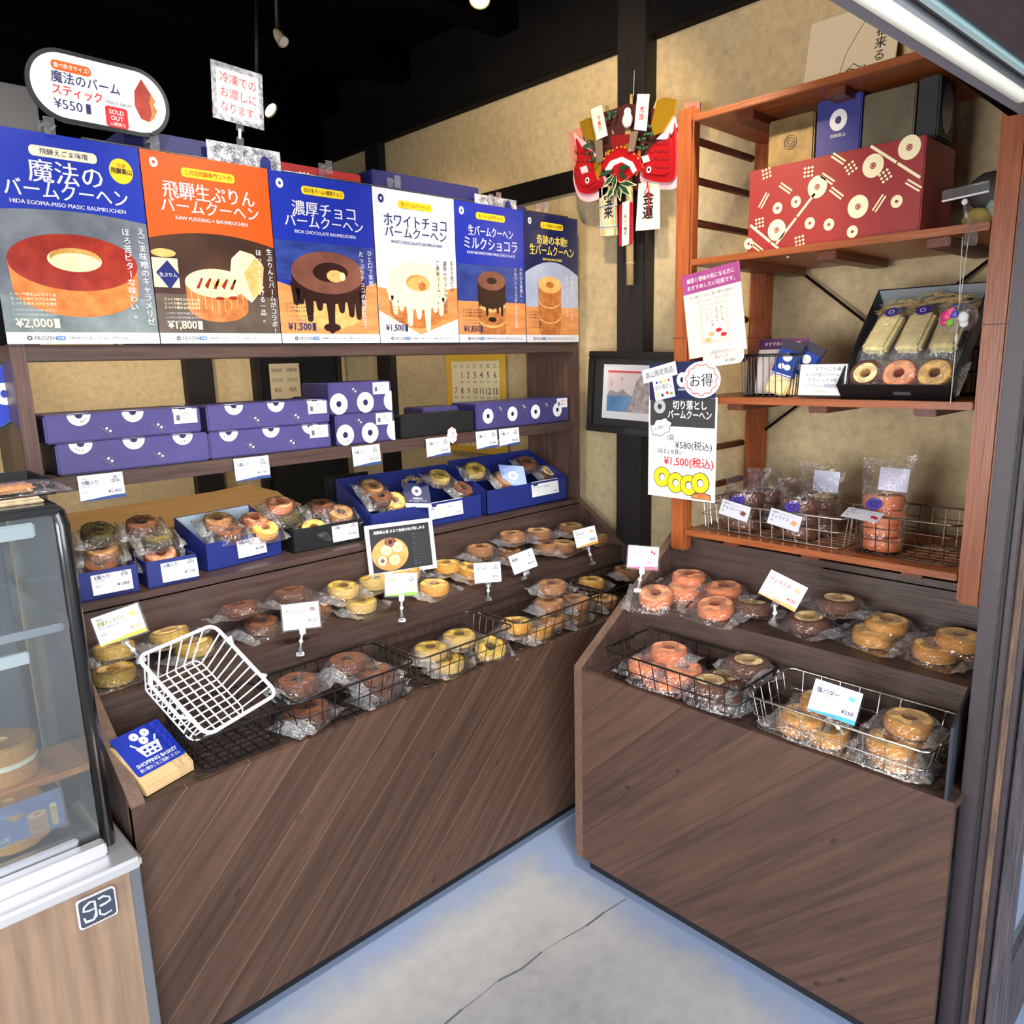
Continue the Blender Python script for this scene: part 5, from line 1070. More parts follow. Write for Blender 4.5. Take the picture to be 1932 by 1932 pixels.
# picture frame on the pillar
t = thing('framed_print', 'black framed landscape print hanging on the dark pillar', 'picture', T3(2.285, 1.738, 1.386) @ FR @ RXm(-2) @ RZ(-2))
mb = MB(); FRB = mat('black_frame_lacquer', (14, 13, 13), .3, 0, coat=.3); W2, H2 = .198, .152
for a in ((-W2, W2, H2-.026, H2), (-W2, W2, -H2, -H2+.026), (-W2, -W2+.026, -H2+.026, H2-.026), (W2-.026, W2, -H2+.026, H2-.026)): mb.box(a[0], a[1], a[2], a[3], -.012, .010, FRB, .003)
mb.build('frame', t)
mb = MB(); mb.box(-W2+.02, W2-.02, -H2+.02, H2-.02, -.008, -.004, mat('dark_mount', (34, 34, 32), .6)); mb.rect(-.130, .138, -.098, .104, -.0035, mat('pale_mount', (222, 220, 222), .6)); mb.build('mount', t)
mb = MB(); z = -.003; mb.rect(-.108, .114, -.070, .082, z, mat('print_sky', (214, 200, 198), .6)); mb.rect(-.108, .114, .074, .082, z+.0003, mat('print_red', (206, 84, 84), .6)); mb.rect(-.108, .114, -.070, -.012, z+.0002, mat('print_sea', (48, 98, 150), .6, 0, col2=(120, 160, 196), sc=9))
mb.poly([(-.108, -.012), (-.095, .010), (-.06, .0), (-.035, .014), (-.01, -.004), (.02, -.012)], z+.0004, mat('print_hill', (150, 142, 150), .6)); ROCK = mat('print_rock', (120, 108, 108), .6, 0, col2=(206, 196, 190), sc=40, detail=6)
mb.poly([(-.02, -.070), (.005, -.03), (.018, .02), (.03, .05), (.05, .072), (.114, .074), (.114, -.070)], z+.0006, ROCK); mb.vtext('山水', -.090, .050, .014, REDINK, z+.0006); mb.vtext('景', -.040, .058, .012, REDINK, z+.0006); mb.build('print', t)

# ---- top board: drawing on card
t = thing('drawing_board', 'pale card with an ink drawing of a fisher, leaning atop the rack', 'picture', T3(2.305, 1.000, 2.292) @ FR @ RXm(-12) @ RZ(0))
SHK = mat('cream_card', (216, 200, 172), .7); mb = MB(); mb.box(-.130, .125, -.13, .165, -.004, 0, SHK, .001); mb.build('card', t)
mb = MB(); I = lambda pts, r=.0012: mb.tube([(x, y, .0006) for x, y in pts], r, INK, 4)
I([(-.03, -.03), (-.012, .05), (.02, .11), (.05, .15)], .0008); I([(-.10, -.12), (-.085, -.06), (-.05, -.03), (-.02, -.035), (.0, .0), (.012, .012), (.03, -.002), (.045, -.0), (.04, -.03), (.05, -.06), (.06, -.12)])
I([(-.03, -.03), (-.02, -.012), (.0, -.0), (.02, -.006)]); I([(-.06, -.12), (-.05, -.08), (-.02, -.06), (.0, -.07), (.02, -.12)]); I([(-.085, -.06), (-.06, -.07), (-.05, -.10)]); I([(.0, -.03), (.02, -.05), (.045, -.05)]); I([(-.11, -.115), (-.108, -.07)], .0018)
mb.vtext('福来る', .080, .10, .034, INK, .0008, .012); mb.build('ink_drawing', t)

# ---- second board
def gprint(mb, w_, h, seed, items):
    for k, x, y, a in items:
        g = T3(x, y, 0) @ RZ(a)
        if k == 'O': mb.ell(x, y, .025, .027, .0004, P_ICING, 26); mb.ell(x, y, .007, .0075, .0007, BOXRED, 14); mb.ring(x, y, .0035, .0045, .0009, P_ICING, 10)
        elif k == 'o': mb.ell(x, y, .0135, .0145, .0004, P_ICING, 20); mb.ell(x, y, .004, .004, .0007, BOXRED, 10)
        elif k == '=': mb.rect(-.020, .020, .002, .006, .0004, P_ICING, g); mb.rect(-.020, .020, -.006, -.002, .0004, P_ICING, g)
        elif k == ':':
            for i in range(3):
                for j in range(3): p = g @ Vector((.0095*(i-1), .0095*(j-1), 0)); mb.ell(p.x, p.y, .0033, .0033, .0004, P_ICING, 8)
        else:
            for x0_, x1_ in ((-.074, .004), (.008, .074)): mb.rect(x0_, x1_, -.0032, .0032, .0004, P_ICING, g)
def carton_R(nm, label, px0, px1, y0, y1, x, dep, z0, z1, m, parts=None, cat='box', bev=.003):
    t = thing(nm, label, cat, T3(x, (y0+y1)/2, z0+.0006)); mb = MB(); mb.box(0, dep, -(y0-y1)/2, (y0-y1)/2, 0, z1-z0, m, bev); 
    if parts: mb.M = T3(-.0008, 0, (z1-z0)/2) @ FR; parts(mb)
    mb.build('carton_body', t)
    return t
ZS = 1.7868
def pr_red(mb):
    gprint(mb, .44, .21, 1, [('O', -.135, -.055, 0), ('O', -.03, .035, 0), ('O', .075, -.028, 0), ('O', .105, .060, 0), ('O', .185, .085, 0), ('o', -.135, .0, 0), ('o', -.085, .008, 0), ('o', -.045, -.050, 0), ('o', .005, -.060, 0), ('o', .065, -.085, 0), ('o', .165, -.030, 0), ('o', -.215, -.08, 0),
     (':', -.185, -.03, 5), (':', -.055, .075, 0), (':', -.07, -.090, 8), (':', .052, .065, 30), (':', .135, .032, 30), (':', -.17, .092, 10), ('=', -.175, .025, 58), ('=', -.115, .046, -38), ('=', .02, .012, -40), ('=', -.005, .050, -38), ('=', .125, -.028, 56), ('=', .20, .0, -36), ('=', .02, .092, -38), ('=', -.19, -.092, -38), ('T', -.085, -.035, 48), ('T', -.155, -.080, -40), ('T', .155, .060, -38)])
tr = carton_R('red_gift_carton', 'large red carton with cream rings and dots, on the second rack board', 0, 0, 1.113, .673, 1.985, .21, ZS, 2.0, BOXRED, pr_red)
tin = mat('antiqued_brass_tin', (104, 84, 50), .38, .35, col2=(158, 132, 84), sc=14, detail=6)
def pr_tin(mb):
    for r in (.006, .012, .018): mb.ring(.0, .0, r-.0016, r, .0006, mat('dark_etched', (36, 30, 22), .5) if r < .008 else bpy.data.materials['dark_etched'], 24)
carton_R('brass_tin', 'antiqued brass coloured tin with a small spiral mark, on the red carton', 0, 0, 1.092, .965, 2.04, .10, 2.0012, 2.128, tin, pr_tin, 'tin', .004)
def pr_blue(mb): disc_logo(mb, 0, .016, .022, WHITE, BOXNAVY, .0004); mb.text('飛騨高山', 0, -.020, .010, WHITE, .0004)
carton_R('navy_gift_carton', 'indigo carton with one white ring, between the brass tin and the grey box', 0, 0, .955, .842, 2.03, .10, 2.0012, 2.142, mat('indigo_carton', (44, 48, 124), .45, 0, var=.05, sc=15), pr_blue)
carton_R('grey_metal_box', 'dull grey-gold metal box right of the indigo carton', 0, 0, .838, .718, 2.03, .10, 2.0012, 2.130, mat('dull_grey_metal', (84, 76, 60), .42, .3, col2=(112, 102, 80), sc=10), None, 'tin')
t = thing('dark_canister', 'dark round-windowed canister at the right end of the red carton', 'canister', T3(2.05, .690, 2.0012)); mb = MB(); mb.box(-.02, .09, -.024, .024, 0, .135, MATBLACK, .004); mb.build('body', t)
mb = MB(); mb.M = T3(.035, -.0245, .07) @ FL; mb.ell(0, 0, .036, .055, .0004, mat('grey_window', (86, 92, 106), .3), 30); mb.build('oval_window', t)
# round stone ornament with a cushion
t = thing('stone_ornament', 'dark round stone ornament standing behind the clear sign clip', 'ornament', onX(1852, 412, 2.15)+Vector((0, 0, -.035)))
mb = MB(); mb.blob((0, -.012, .095), (.018, .050, .044), mat('dark_stone', (48, 44, 42), .6, 0, var=.2, sc=30), 3, .1, 18); mb.build('round_stone', t)
mb = MB(); mb.blob((-.02, .004, .032), (.016, .034, .026), mat('yellow_cushion', (170, 146, 84), .8, 0, var=.1, sc=30), 5, .15, 14); mb.build('yellow_cushion', t)
mb = MB(); mb.blob((-.012, -.034, .050), (.014, .024, .030), mat('teal_cloth', (70, 98, 92), .8, 0, col2=(190, 200, 190), sc=60), 8, .15, 14); mb.build('teal_cloth', t)
mb = MB(); mb.box(-.04, .03, -.06, .07, 0, .008, mat('dark_tray', (40, 34, 30), .5), .003); mb.build('tray', t)
# clear sign clip on the board edge and the glass wind chime under it
t = thing('clear_sign_clip', 'empty clear sign clip gripping the edge of the second board', 'clip', onX(1832, 436, 1.934)); mb = MB(); mb.box(-.004, .010, -.012, .012, -.030, .012, CLEAR, .002); mb.build('edge_clip', t)
mb = MB(); mb.tube([(0, .0, .01), (-.004, .012, .035), (-.004, .016, .062)], .004, CLEAR, 8); mb.blob((-.004, .016, .062), (.007, .007, .007), WHITE, 1, 0, 8); mb.build('arm', t)
mb = MB(); mb.M = T3(-.006, .016, .083) @ FR @ RZ(4); mb.box(-.046, .046, -.010, .012, -.003, .003, CLEAR, .002); mb.box(-.046, .046, -.012, -.009, -.005, .005, WHITE, .001); mb.build('card_holder', t)
cg = onX(1808, 600, 1.93)
t = thing('glass_wind_chime', 'clear glass wind chime painted with pink flowers, hanging from the sign clip', 'wind chime', cg)
mb = MB(); mb.lathe([(.026, -.028), (.036, -.014), (.040, .0), (.037, .014), (.027, .027), (.012, .034), (.004, .036)], CLEAR, 28); mb.build('glass_globe', t)
mb = MB(); MAG = mat('magenta_paint', (206, 30, 110), .4); 
for a, z, r, m in ((200, .004, .012, MAG), (186, .012, .010, PINKINK), (206, -.008, .009, MAG), (176, .008, .009, mat('violet_paint', (70, 70, 170), .4)), (188, -.010, .009, GREENPR), (150, .0, .012, WHITE), (146, -.012, .010, WHITE)):
    c, s = math.cos(math.radians(a)), math.sin(math.radians(a)); rad = .0395*math.cos(z/.042*1.2); mb.blob((rad*c, -rad*s*1.0, z), (r*.35, r, r), m, a, .1, 10)
mb.build('painted_flowers', t)
mb = MB(); THR = mat('white_thread', (226, 222, 210), .7); top = onX(1822, 446, 1.93)-cg
mb.tube([tuple(top+Vector((0, .006, 0))), (0, .001, .036), (0, 0, -.06), (-.002, .0, -.19)], .0011, THR, 5); mb.tube([tuple(top-Vector((0, .006, 0))), (0, -.001, .036)], .0009, THR, 5); mb.blob((0, 0, -.045), (.004, .004, .012), THR, 1, 0, 8); mb.build('thread', t)

# ---- third board
ZC = 1.4008
basket('wire_basket', 'black wire basket with flyers and blue packets, on the third board', T3(2.035, 1.045, ZC) @ RZ(-90), .155, .13, .115, BLACKWIRE, group='wire baskets on the rack', nx=7, ny=6, taper=.008, rings=(.96,), handles=False)
basket('wire_basket', 'black wire basket on the third board, behind the black gift box', T3(2.215, .70, ZC) @ RZ(-90), .37, .12, .12, BLACKWIRE, group='wire baskets on the rack', nx=16, ny=5, taper=.008, rings=(.5, .97), handles=False)
PK1 = mat('dark_pack_top', (40, 38, 60), .4)
t = thing('flyer_stack', 'cream flyers with a purple head standing in the black basket', 'flyer', T3(2.06, 1.065, ZC+.005) @ FR @ RXm(-8)); mb = MB(); mb.box(-.05, .10, 0, .155, -.003, 0, FLYW); mb.rect(-.05, .10, .125, .155, .0005, mat('plum_band', (86, 40, 84), .5)); mb.text('おすすめしたい豆腐', .02, .140, .012, WHITE, .0009, 'c', 0, wmax=.12); mb.rect(-.01, .05, .02, .09, .0005, PKF); mb.build('sheets', t)
for k, (dy, rz, lab) in enumerate(((.0, -16, 'blue and cream packet slanting in the black basket, front one'), (-.03, -26, 'blue and cream packet in the black basket, behind its twin'))):
    t = thing('snack_packet', lab, 'packet', T3(2.025+.014*k, 1.035+dy, ZC+.006) @ FR @ RXm(-10) @ RZ(rz), 'blue packets in the black basket'); mb = MB()
    mb.box(-.032, .032, 0, .05, -.006, .006, P_CREAM, .004); mb.box(-.033, .033, .05, .125, -.007, .007, mat('packet_blue', (28, 58, 150), .35) if k == 0 else bpy.data.materials['packet_blue'], .003); mb.box(-.034, .034, .125, .150, -.003, .003, PK1, .001)
    mb.ell(.0, .105, .014, .012, .0078, WHITE, 18); mb.ell(-.008, .078, .010, .008, .0078, WHITE, 14); mb.ell(.010, .078, .010, .008, .0078, WHITE, 14); mb.rect(-.033, .033, .055, .058, .0078, WHITE); mb.rect(-.033, .033, .050, .0525, .0078, WHITE); mb.build('packet_body', t)
t = thing('handwritten_card', 'handwritten white price card of ¥3000 standing left of the black gift box', 'price card', T3(1.965, .877, ZC) @ RZ(4) @ FR @ RXm(-8)); mb = MB(); mb.box(-.064, .064, .004, .090, -.004, -.001, BLACKWOOD); mb.rect(-.060, .060, .008, .088, .0, WHITE)
for k, (s, m) in enumerate((('ギフトにも最適', INK), ('5つの白いバーム', NAVYINK), ('スティック 3本', NAVYINK), ('ミニバーム 3個詰合せ', NAVYINK), ('¥3000-', TIRA))): mb.text(s, .0 if k else .018, .076-k*.0145, .0115, m, .0004, 'c', 0, wmax=.1)
mb.build('card', t)
# black gift box standing on its edge, opened towards the shop
fl, fr = onX(1603, 745, 1.975), onX(1803, 745, 1.975)
yc = .694; W3 = .262; MB_ = T3(1.972, yc, ZC) @ RZ(-90) @ RXm(46)      # local x right, y up the slope, z out of the box
t = thing('black_gift_box', 'open black gift box of stick cakes tilted up on the third board', 'gift box', MB_)
mb = MB(); LN, DP = .335, .052; mb.box(-W3/2, W3/2, 0, LN, 0, .003, MATBLACK); mb.box(-W3/2, -W3/2+.003, 0, LN, 0, DP, MATBLACK); mb.box(W3/2-.003, W3/2, 0, LN, 0, DP, MATBLACK); mb.box(-W3/2, W3/2, 0, .003, 0, DP, MATBLACK); mb.box(-W3/2, W3/2, LN-.003, LN, 0, DP, MATBLACK); mb.build('box_walls', t)
mb = MB(); mb.box(-W3/2+.003, W3/2-.003, .003, LN-.003, .003, .004, mat('grey_tissue', (150, 156, 160), .6)); mb.box(-W3/2+.003, W3/2-.003, LN-.0045, LN-.003, .003, DP-.001, bpy.data.materials['grey_tissue']); mb.build('lining', t)
mb = MB(); mb.M = T3(.02, -.0006, DP*.45) @ RXm(90); mb.rect(-.02, .02, -.006, .006, 0, GREYINK); mb.build('silver_label', t)
def stickbag(i, x, y, rz, lab):
    t = thing('bagged_stick_cake', lab, 'bagged cake', MB_ @ T3(x, y, .012) @ RZ(rz), 'bagged stick cakes in the black gift box')
    mb = MB(); mb.box(-.031, .031, -.062, .062, .006, .036, mat('pale_stick_cake', (252, 230, 172), .6, 0, var=.06, sc=40) if i == 0 else bpy.data.materials['pale_stick_cake'], .008); mb.build('stick_cake', t)
    mb = MB(); NU, NV = 10, 16; top = []; bot = []
    for a in range(NU+1):
        for b in range(NV+1):
            u, v = 2*a/NU-1, 2*b/NV-1; q = max(0, 1-max(abs(u)**4, (max(0, abs(v)-.55)/.45)**1.5)); n_ = noise.noise(Vector((u*4+i*3, v*6, i))); top.append((u*.041+.003*n_, v*.094, .002+.038*q**.6+.005*n_)); bot.append((u*.041+.003*n_, v*.092, .001))
    n = NV+1; fs = [(p*n+j, (p+1)*n+j, (p+1)*n+j+1, p*n+j+1) for p in range(NU) for j in range(NV)]; mb.add(top, fs, FILM, True); mb.add(bot, [f[::-1] for f in fs], FILM, True); mb.build('clear_wrapper', t)
    mb = MB(); mb.M = T3(0, .058, .041); mb.ell(0, 0, .016, .016, 0, PURPLE, 22); mb.ring(0, 0, .005, .007, .0003, WHITE, 14); mb.build('round_sticker', t)
for i, (x, lab) in enumerate(((-.078, 'left stick cake in the black gift box, with a purple sticker'), (.0, 'middle stick cake in the black gift box, with a purple sticker'), (.076, 'right stick cake in the black gift box, beside the wind chime'))): stickbag(i, x, .190, -6+3*i, lab)
for i, (x, k, lab) in enumerate(((-.080, 'tiramisu', 'small brown and yellow cake at the lower left of the black gift box'), (.0, 'strawberry', 'small pinkish cake at the lower middle of the black gift box'), (.080, 'butter', 'small pale cake at the lower right of the black gift box'))):
    bagged(k, MB_ @ T3(x, .058, .012) @ RZ(8-6*i) @ RXm(12), lab, 'bagged mini cakes in the black gift box', .78, short=True)
mb = MB(); mb.M = MB_
raffia((.02, .286, .03), .055, 44, 11, mb); raffia((-.06, .275, .035), .05, 26, 12, mb); raffia((.08, .282, .03), .04, 20, 14, mb); tag(mb.build('raffia_straw'), 'loose straw at the top of the black gift box', 'raffia')

# ---- bottom board: two wire baskets with tall bags of offcuts
ZD = 1.0008
basket('wire_basket', 'pale wire basket with chocolate and tiramisu bags on the bottom board', T3(2.085, 1.02, ZD) @ RZ(-90), .44, .225, .085, PALEWIRE, group='wire baskets on the rack', nx=12, ny=6, taper=.010, rings=(.55,))
basket('wire_basket', 'dark wire basket with one strawberry bag on the bottom board', T3(2.085, .655, ZD) @ RZ(-90), .255, .225, .105, BROWNWIRE, group='wire baskets on the rack', nx=7, ny=6, taper=.010, rings=(.4, .7))
def tallbag(kind, px, py, x, z, n, yaw, tilt, lab, hgt=.20, paper=False, sticker=True, wd=.066):
    p = onX(px, py, x); t = thing('bagged_offcuts', lab, 'bagged cake', T3(p.x, p.y, z) @ RZ(-90+yaw) @ RXm(tilt), 'tall bags of cake offcuts on the bottom board')
    for k in range(n):
        c = bpy.data.objects.new('ring_cake', cake_mesh(kind)); C.objects.link(c); c.parent = t; c.location = (.003*(-1)**k, 0, .003+k*.0355); c.rotation_euler = (.04*(-1)**k, .03, k)
    mb = MB(); NA, NZ = 24, 14; vs = []; hc = n*.0355+.006
    for j in range(NZ+1):
        z_ = hgt*j/NZ; q = sstep((z_-hc)/(hgt-hc+.001)) if z_ > hc else 0
        for i in range(NA):
            a = 2*math.pi*i/NA; ca, sa = math.cos(a), math.sin(a); nn = noise.noise(Vector((ca*2, sa*2, j*.6+px*.01)))
            rx = (wd-.010)*(1-q)+wd*1.08*q; ry = .056*(1-q)+.004*q; e = .92 if j == 0 else 1
            vs.append(((rx*ca)*e+.004*nn, (ry*sa)*e+.004*nn*(1+q), z_+(.012*nn*q)-.02*q*(ca > .7)*(1 if px % 2 else -1)+.0004))
    mb.add(vs, [(j*NA+i, j*NA+(i+1) % NA, (j+1)*NA+(i+1) % NA, (j+1)*NA+i) for j in range(NZ) for i in range(NA)]+[tuple(range(NA-1, -1, -1))], FILM, True); mb.build('clear_wrapper', t)
    if sticker: mb = MB(); mb.M = T3(.0, -.060, hc-.022) @ FL @ RXm(-30); mb.ell(0, 0, .021, .018, 0, PURPLE, 24); mb.ring(0, 0, .006, .009, .0004, mat('sticker_navy', (30, 26, 80), .5) if 'sticker_navy' not in bpy.data.materials else bpy.data.materials['sticker_navy'], 14); mb.build('round_sticker', t)
    if paper: mb = MB(); mb.M = T3(.018, -.004, hgt-.046) @ FL @ RXm(-6); mb.rect(-.038, .038, -.032, .028, 0, mat('lilac_slip', (214, 214, 232), .6) if 'lilac_slip' not in bpy.data.materials else bpy.data.materials['lilac_slip']); mb.build('paper_slip', t)
    return t
tallbag('chocolate', 1402, 985, 2.035, ZD+.004, 3, 8, -6, 'bag of chocolate offcuts with a purple sticker, front left on the bottom board', .165)
tallbag('chocolate', 1445, 962, 2.13, ZD+.004, 3, -6, 0, 'bag of dark chocolate offcuts behind the left one on the bottom board', .17, False, False)
tallbag('chocolate', 1505, 1008, 2.035, ZD+.004, 3, 4, -6, 'bag of brown offcuts with a purple sticker, beside the wire basket corner', .165)
tallbag('tiramisu', 1545, 975, 2.13, ZD+.004, 3, -4, 0, 'bag topped by a brown and cream ring, with a paper slip', .20, True, False)
tallbag('strawberry', 1662, 1030, 2.045, ZD+.004, 4, -6, -3, 'bag of stacked pink offcuts alone in the dark basket', .235, True)
for px, py, x, ttl, lab, pitch, m in ((1386, 963, 1.952, 'チョコレート', 'chocolate price card hooked on the pale wire basket', -14, CHOC), (1480, 981, 1.952, 'ティラミス', 'tiramisu price card hooked on the pale wire basket', -14, TIRA), (1627, 971, 1.952, 'いちご', 'strawberry price card lying almost flat on the dark basket', -66, PINKINK)):
    t = thing('price_card', lab, 'price card', sheet_R(px, py, x, -9 if pitch > -40 else -6, pitch), 'price cards on the rack baskets'); mb = MB(); w_, h = .094, .044; mb.rect(-w_/2, w_/2, -h/2, h/2, 0, CARD)
    mb.text('飛騨高山バームクーヘン', -w_/2+.006, .014, .006, GREYINK, .0003, 'l'); mb.text(ttl, -w_/2+.006, .003, .011, INK, .0003, 'l', .01); mb.text('1袋', -w_/2+.006, -.009, .007, GREYINK, .0003, 'l')
    if ttl == 'いちご': mb.ell(.028, -.002, .006, .006, .0003, REDINK, 12); mb.ell(.037, -.005, .006, .006, .0003, REDINK, 12)
    else: mb.poly([(.018, -.006), (.034, -.009), (.039, .002), (.024, .006)], .0003, m)
    mb.box(-w_/2, w_/2, -h/2, h/2, -.001, -.0002, CARD); mb.build('printed_card', t)
    mb = MB(); mb.box(-w_/2-.003, w_/2+.003, -h/2-.003, h/2+.003, .0006, .0009, SLEEVE); mb.build('clear_sleeve', t)
# dark notice board standing in the right tray by the jamb
t = thing('black_notice', 'black upright notice with a white oval, at the right end of the front tray', 'sign', T3(1.60, .400, .652) @ RZ(8)); mb = MB(); mb.box(-.07, .17, -.003, .003, 0, .155, mat('slate_board', (34, 40, 50), .4), .001); mb.build('board', t)
mb = MB(); mb.M = T3(.06, .0036, .08) @ RZ(180) @ FL; mb.ring(0, 0, .021, .024, 0, WHITE, 28, 1.5); mb.build('white_oval', t)
# ------------------------------------------------------------------ festival rake ornament on the pillar
KX = 2.255; KC = onX(1185, 300, KX)
def K(px, py, x=KX): p = onX(px, py, x); return (-(p.y-KC.y), p.z-KC.z)
t = thing('festival_rake', 'ornate festival rake ornament with two red fish, hung on the pillar', 'ornament', T3(*KC) @ FR)
def curve(pts, n=4):
    k = len(pts); out = []
    for i in range(k):
        p0, p1, p2, p3 = pts[i-1], pts[i], pts[(i+1) % k], pts[(i+2) % k]
        for j in range(n):
            s = j/n; out.append(tuple(.5*(2*p1[c]+(p2[c]-p0[c])*s+(2*p0[c]-5*p1[c]+4*p2[c]-p3[c])*s*s+(3*p1[c]-p0[c]-3*p2[c]+p3[c])*s**3) for c in (0, 1)))
    return out
def kq(mb, pts, z, m, th=.004, side=None): P_ = [K(*p) for p in pts]; a = sum(P_[i][0]*P_[(i+1) % len(P_)][1]-P_[(i+1) % len(P_)][0]*P_[i][1] for i in range(len(P_))); mb.prism(P_ if a > 0 else P_[::-1], z-th, z, m, side=side)
BAMBOO = mat('pale_bamboo', (176, 150, 104), .45, 0, var=.08, sc=12, stretch=(6, 1, 1)); KRED = mat('lacquer_red', (158, 20, 28), .28, 0, coat=.4); KGOLD = mat('gold_foil', (232, 180, 50), .28, .75); KPINK = mat('pink_fin', (240, 178, 190), .4); PINEG = mat('pine_green', (30, 66, 38), .6, 0, var=.3, sc=60); KCREAM = mat('cream_plaque', (238, 228, 206), .5); KDARK = mat('dark_red_back', (66, 20, 20), .6)
mb = MB(); a, b = K(1182, 235), K(1189, 538); mb.tube([(a[0], a[1], -.012), ((a[0]+b[0])/2, (a[1]+b[1])/2, -.006), (b[0], b[1], .0)], .0135, BAMBOO, 12)
for f in (.72, .86): x, y = a[0]+(b[0]-a[0])*f, a[1]+(b[1]-a[1])*f; mb.tube([(x, y-.003, -.002), (x, y+.003, -.002)], .0147, BAMBOO, 12)
mb.build('bamboo_handle', t)
mb = MB(); mb.tube([(*K(1190, 130), -.02), (*K(1191, 180), -.012)], .001, THR, 4); mb.build('hanging_thread', t)
for px, py in ((1098, 222), (1138, 198), (1185, 176), (1236, 182), (1265, 184)): mb = MB(); mb.tube([(*K(px, py), -.02), (*K(px+(1185-px)*.35, py+55), -.012)], .006, BAMBOO, 6); mb.build('rake_tine', t)
mb = MB(); kq(mb, [(1130, 300), (1120, 215), (1155, 205), (1182, 194), (1222, 200), (1262, 215), (1262, 300), (1200, 360)], -.008, KDARK, .01); mb.build('backing', t)
def plaque(pts, z, m, txt, ink, cx, cy, sz, nm, edge=None, rot=0, extra=None):
    mb = MB(); kq(mb, pts, z, m, .004, edge or m); x, y = K(cx, cy); mb.M = T3(x, y, 0) @ RZ(rot); mb.vtext(txt, 0, sz*len(txt)/2, sz, ink, z+.0005, .026)
    if extra: extra(mb)
    mb.build(nm, t)
plaque([(1072, 250), (1099, 238), (1110, 330), (1084, 345)], .000, mat('faded_pink_board', (200, 128, 110), .5), '家内安', INK, 1088, 275, .020, 'end_board', INK, 6)
plaque([(1286, 192), (1316, 190), (1314, 232), (1286, 232)], -.016, bpy.data.materials['faded_pink_board'], '商', INK, 1301, 205, .022, 'end_board', INK, -4)
plaque([(1124, 210), (1144, 201), (1155, 258), (1136, 267)], .028, KCREAM, '千客万', REDINK, 1141, 236, .018, 'white_plaque', None, 8)
plaque([(1212, 181), (1234, 181), (1228, 250), (1206, 247)], .028, KCREAM, '大当', REDINK, 1220, 216, .022, 'white_plaque', None, -4)
plaque([(1207, 347), (1246, 338), (1246, 432), (1201, 436)], .006, KCREAM, '金運', INK, 1225, 388, .046, 'large_plaque', None, -2)
def ck(mb): pass
plaque([(1131, 355), (1163, 350), (1166, 444), (1134, 446)], .004, mat('orange_cloud_board', (222, 150, 60), .5, 0, col2=(240, 226, 196), sc=14), '宝来', INK, 1149, 390, .042, 'large_plaque', None, 1)
mb = MB(); KB = mat('pale_blue_cord', (166, 196, 214), .5)
for py in (392, 430): mb.tube([(*K(1130, py), .0075), (*K(1167, py-5), .0075)], .0022, KB, 5)
for px in (1138, 1161): mb.tube([(*K(px, 352), .0075), (*K(px+2, 444), .0075)], .0022, KB, 5)
mb.build('blue_cords', t)
mb = MB(); kq(mb, [(1173, 387), (1199, 382), (1198, 461), (1173, 465)], .016, KRED, .003); kq(mb, [(1180, 383), (1193, 380), (1192, 461), (1179, 466)], .0175, KCREAM, .001); x, y = K(1186, 424); mb.vtext('桜山八幡宮', x, y+.034, .014, INK, .0182, .01); mb.build('shrine_label', t)
for nm, fp, body, eye, tail in (('l', 1, [(1092, 262), (1104, 280), (1118, 285), (1128, 310), (1140, 335), (1140, 352), (1120, 366), (1098, 362), (1088, 330), (1094, 300)], (1116, 342), [(1086, 250), (1098, 262), (1126, 280), (1112, 292), (1094, 300)]),
                        ('r', -1, [(1278, 232), (1272, 262), (1240, 272), (1222, 300), (1216, 322), (1222, 338), (1250, 345), (1276, 338), (1280, 290)], (1232, 322), [(1276, 220), (1282, 240), (1262, 264), (1242, 264), (1258, 246)])):
    mb = MB(); cx = sum(p[0] for p in body)/len(body); cy = sum(p[1] for p in body)/len(body)
    out = [(cx+(x-cx)*1.22, cy+(y-cy)*1.20+4) for x, y in body]; out = curve(out); body = curve(body); kq(mb, out, .004, KPINK, .008); kq(mb, body, .016, KRED, .012); mid = [(cx+(x-cx)*.7, cy+(y-cy)*.7) for x, y in body]; kq(mb, mid, .022, KRED, .006)
    kq(mb, tail, .012, KPINK, .006)
    kq(mb, [(eye[0]-14, eye[1]-24), (eye[0]-2, eye[1]-28), (eye[0]+2, eye[1]-16), (eye[0]-10, eye[1]-12)], .024, KPINK, .003)
    for r in range(4):
        for q in range(3):
            sx_, sy_ = cx+(q-1)*13, cy-34+r*15; arc = [K(sx_+9*math.cos(a), sy_+9*math.sin(a)) for a in (.3, .9, 1.57, 2.2, 2.8)]
            if abs(sx_-eye[0])+abs(sy_-eye[1]) > 26: mb.tube([(x, y, .0222) for x, y in arc], .0011, KDARK, 4)
    mb.tube([(*K(eye[0]+fp*2, eye[1]+17), .0225), (*K(eye[0]+fp*12, eye[1]+14), .0225), (*K(eye[0]+fp*16, eye[1]+8), .0225)], .0014, KDARK, 4)
    f = mb.build('red_fish', t)
    e = MB(); x, y = K(*eye); e.ell(x, y, .0095, .0105, .0235, WHITE, 18); e.ell(x, y, .0050, .0055, .0240, INK, 14); e.build('eye', f)
mb = MB(); P_ = [K(1182, 352)]; kq(mb, [(1142, 318), (1150, 296), (1165, 285), (1182, 280), (1200, 285), (1214, 298), (1220, 320), (1180, 350)], .024, KRED, .006); kq(mb, [(1150, 322), (1160, 306), (1182, 298), (1202, 308), (1210, 324), (1180, 348)], .0255, KCREAM, .002); kq(mb, [(1158, 328), (1168, 314), (1182, 308), (1196, 316), (1203, 330), (1180, 346)], .027, KRED, .002); mb.build('red_fan', t)
mb = MB()
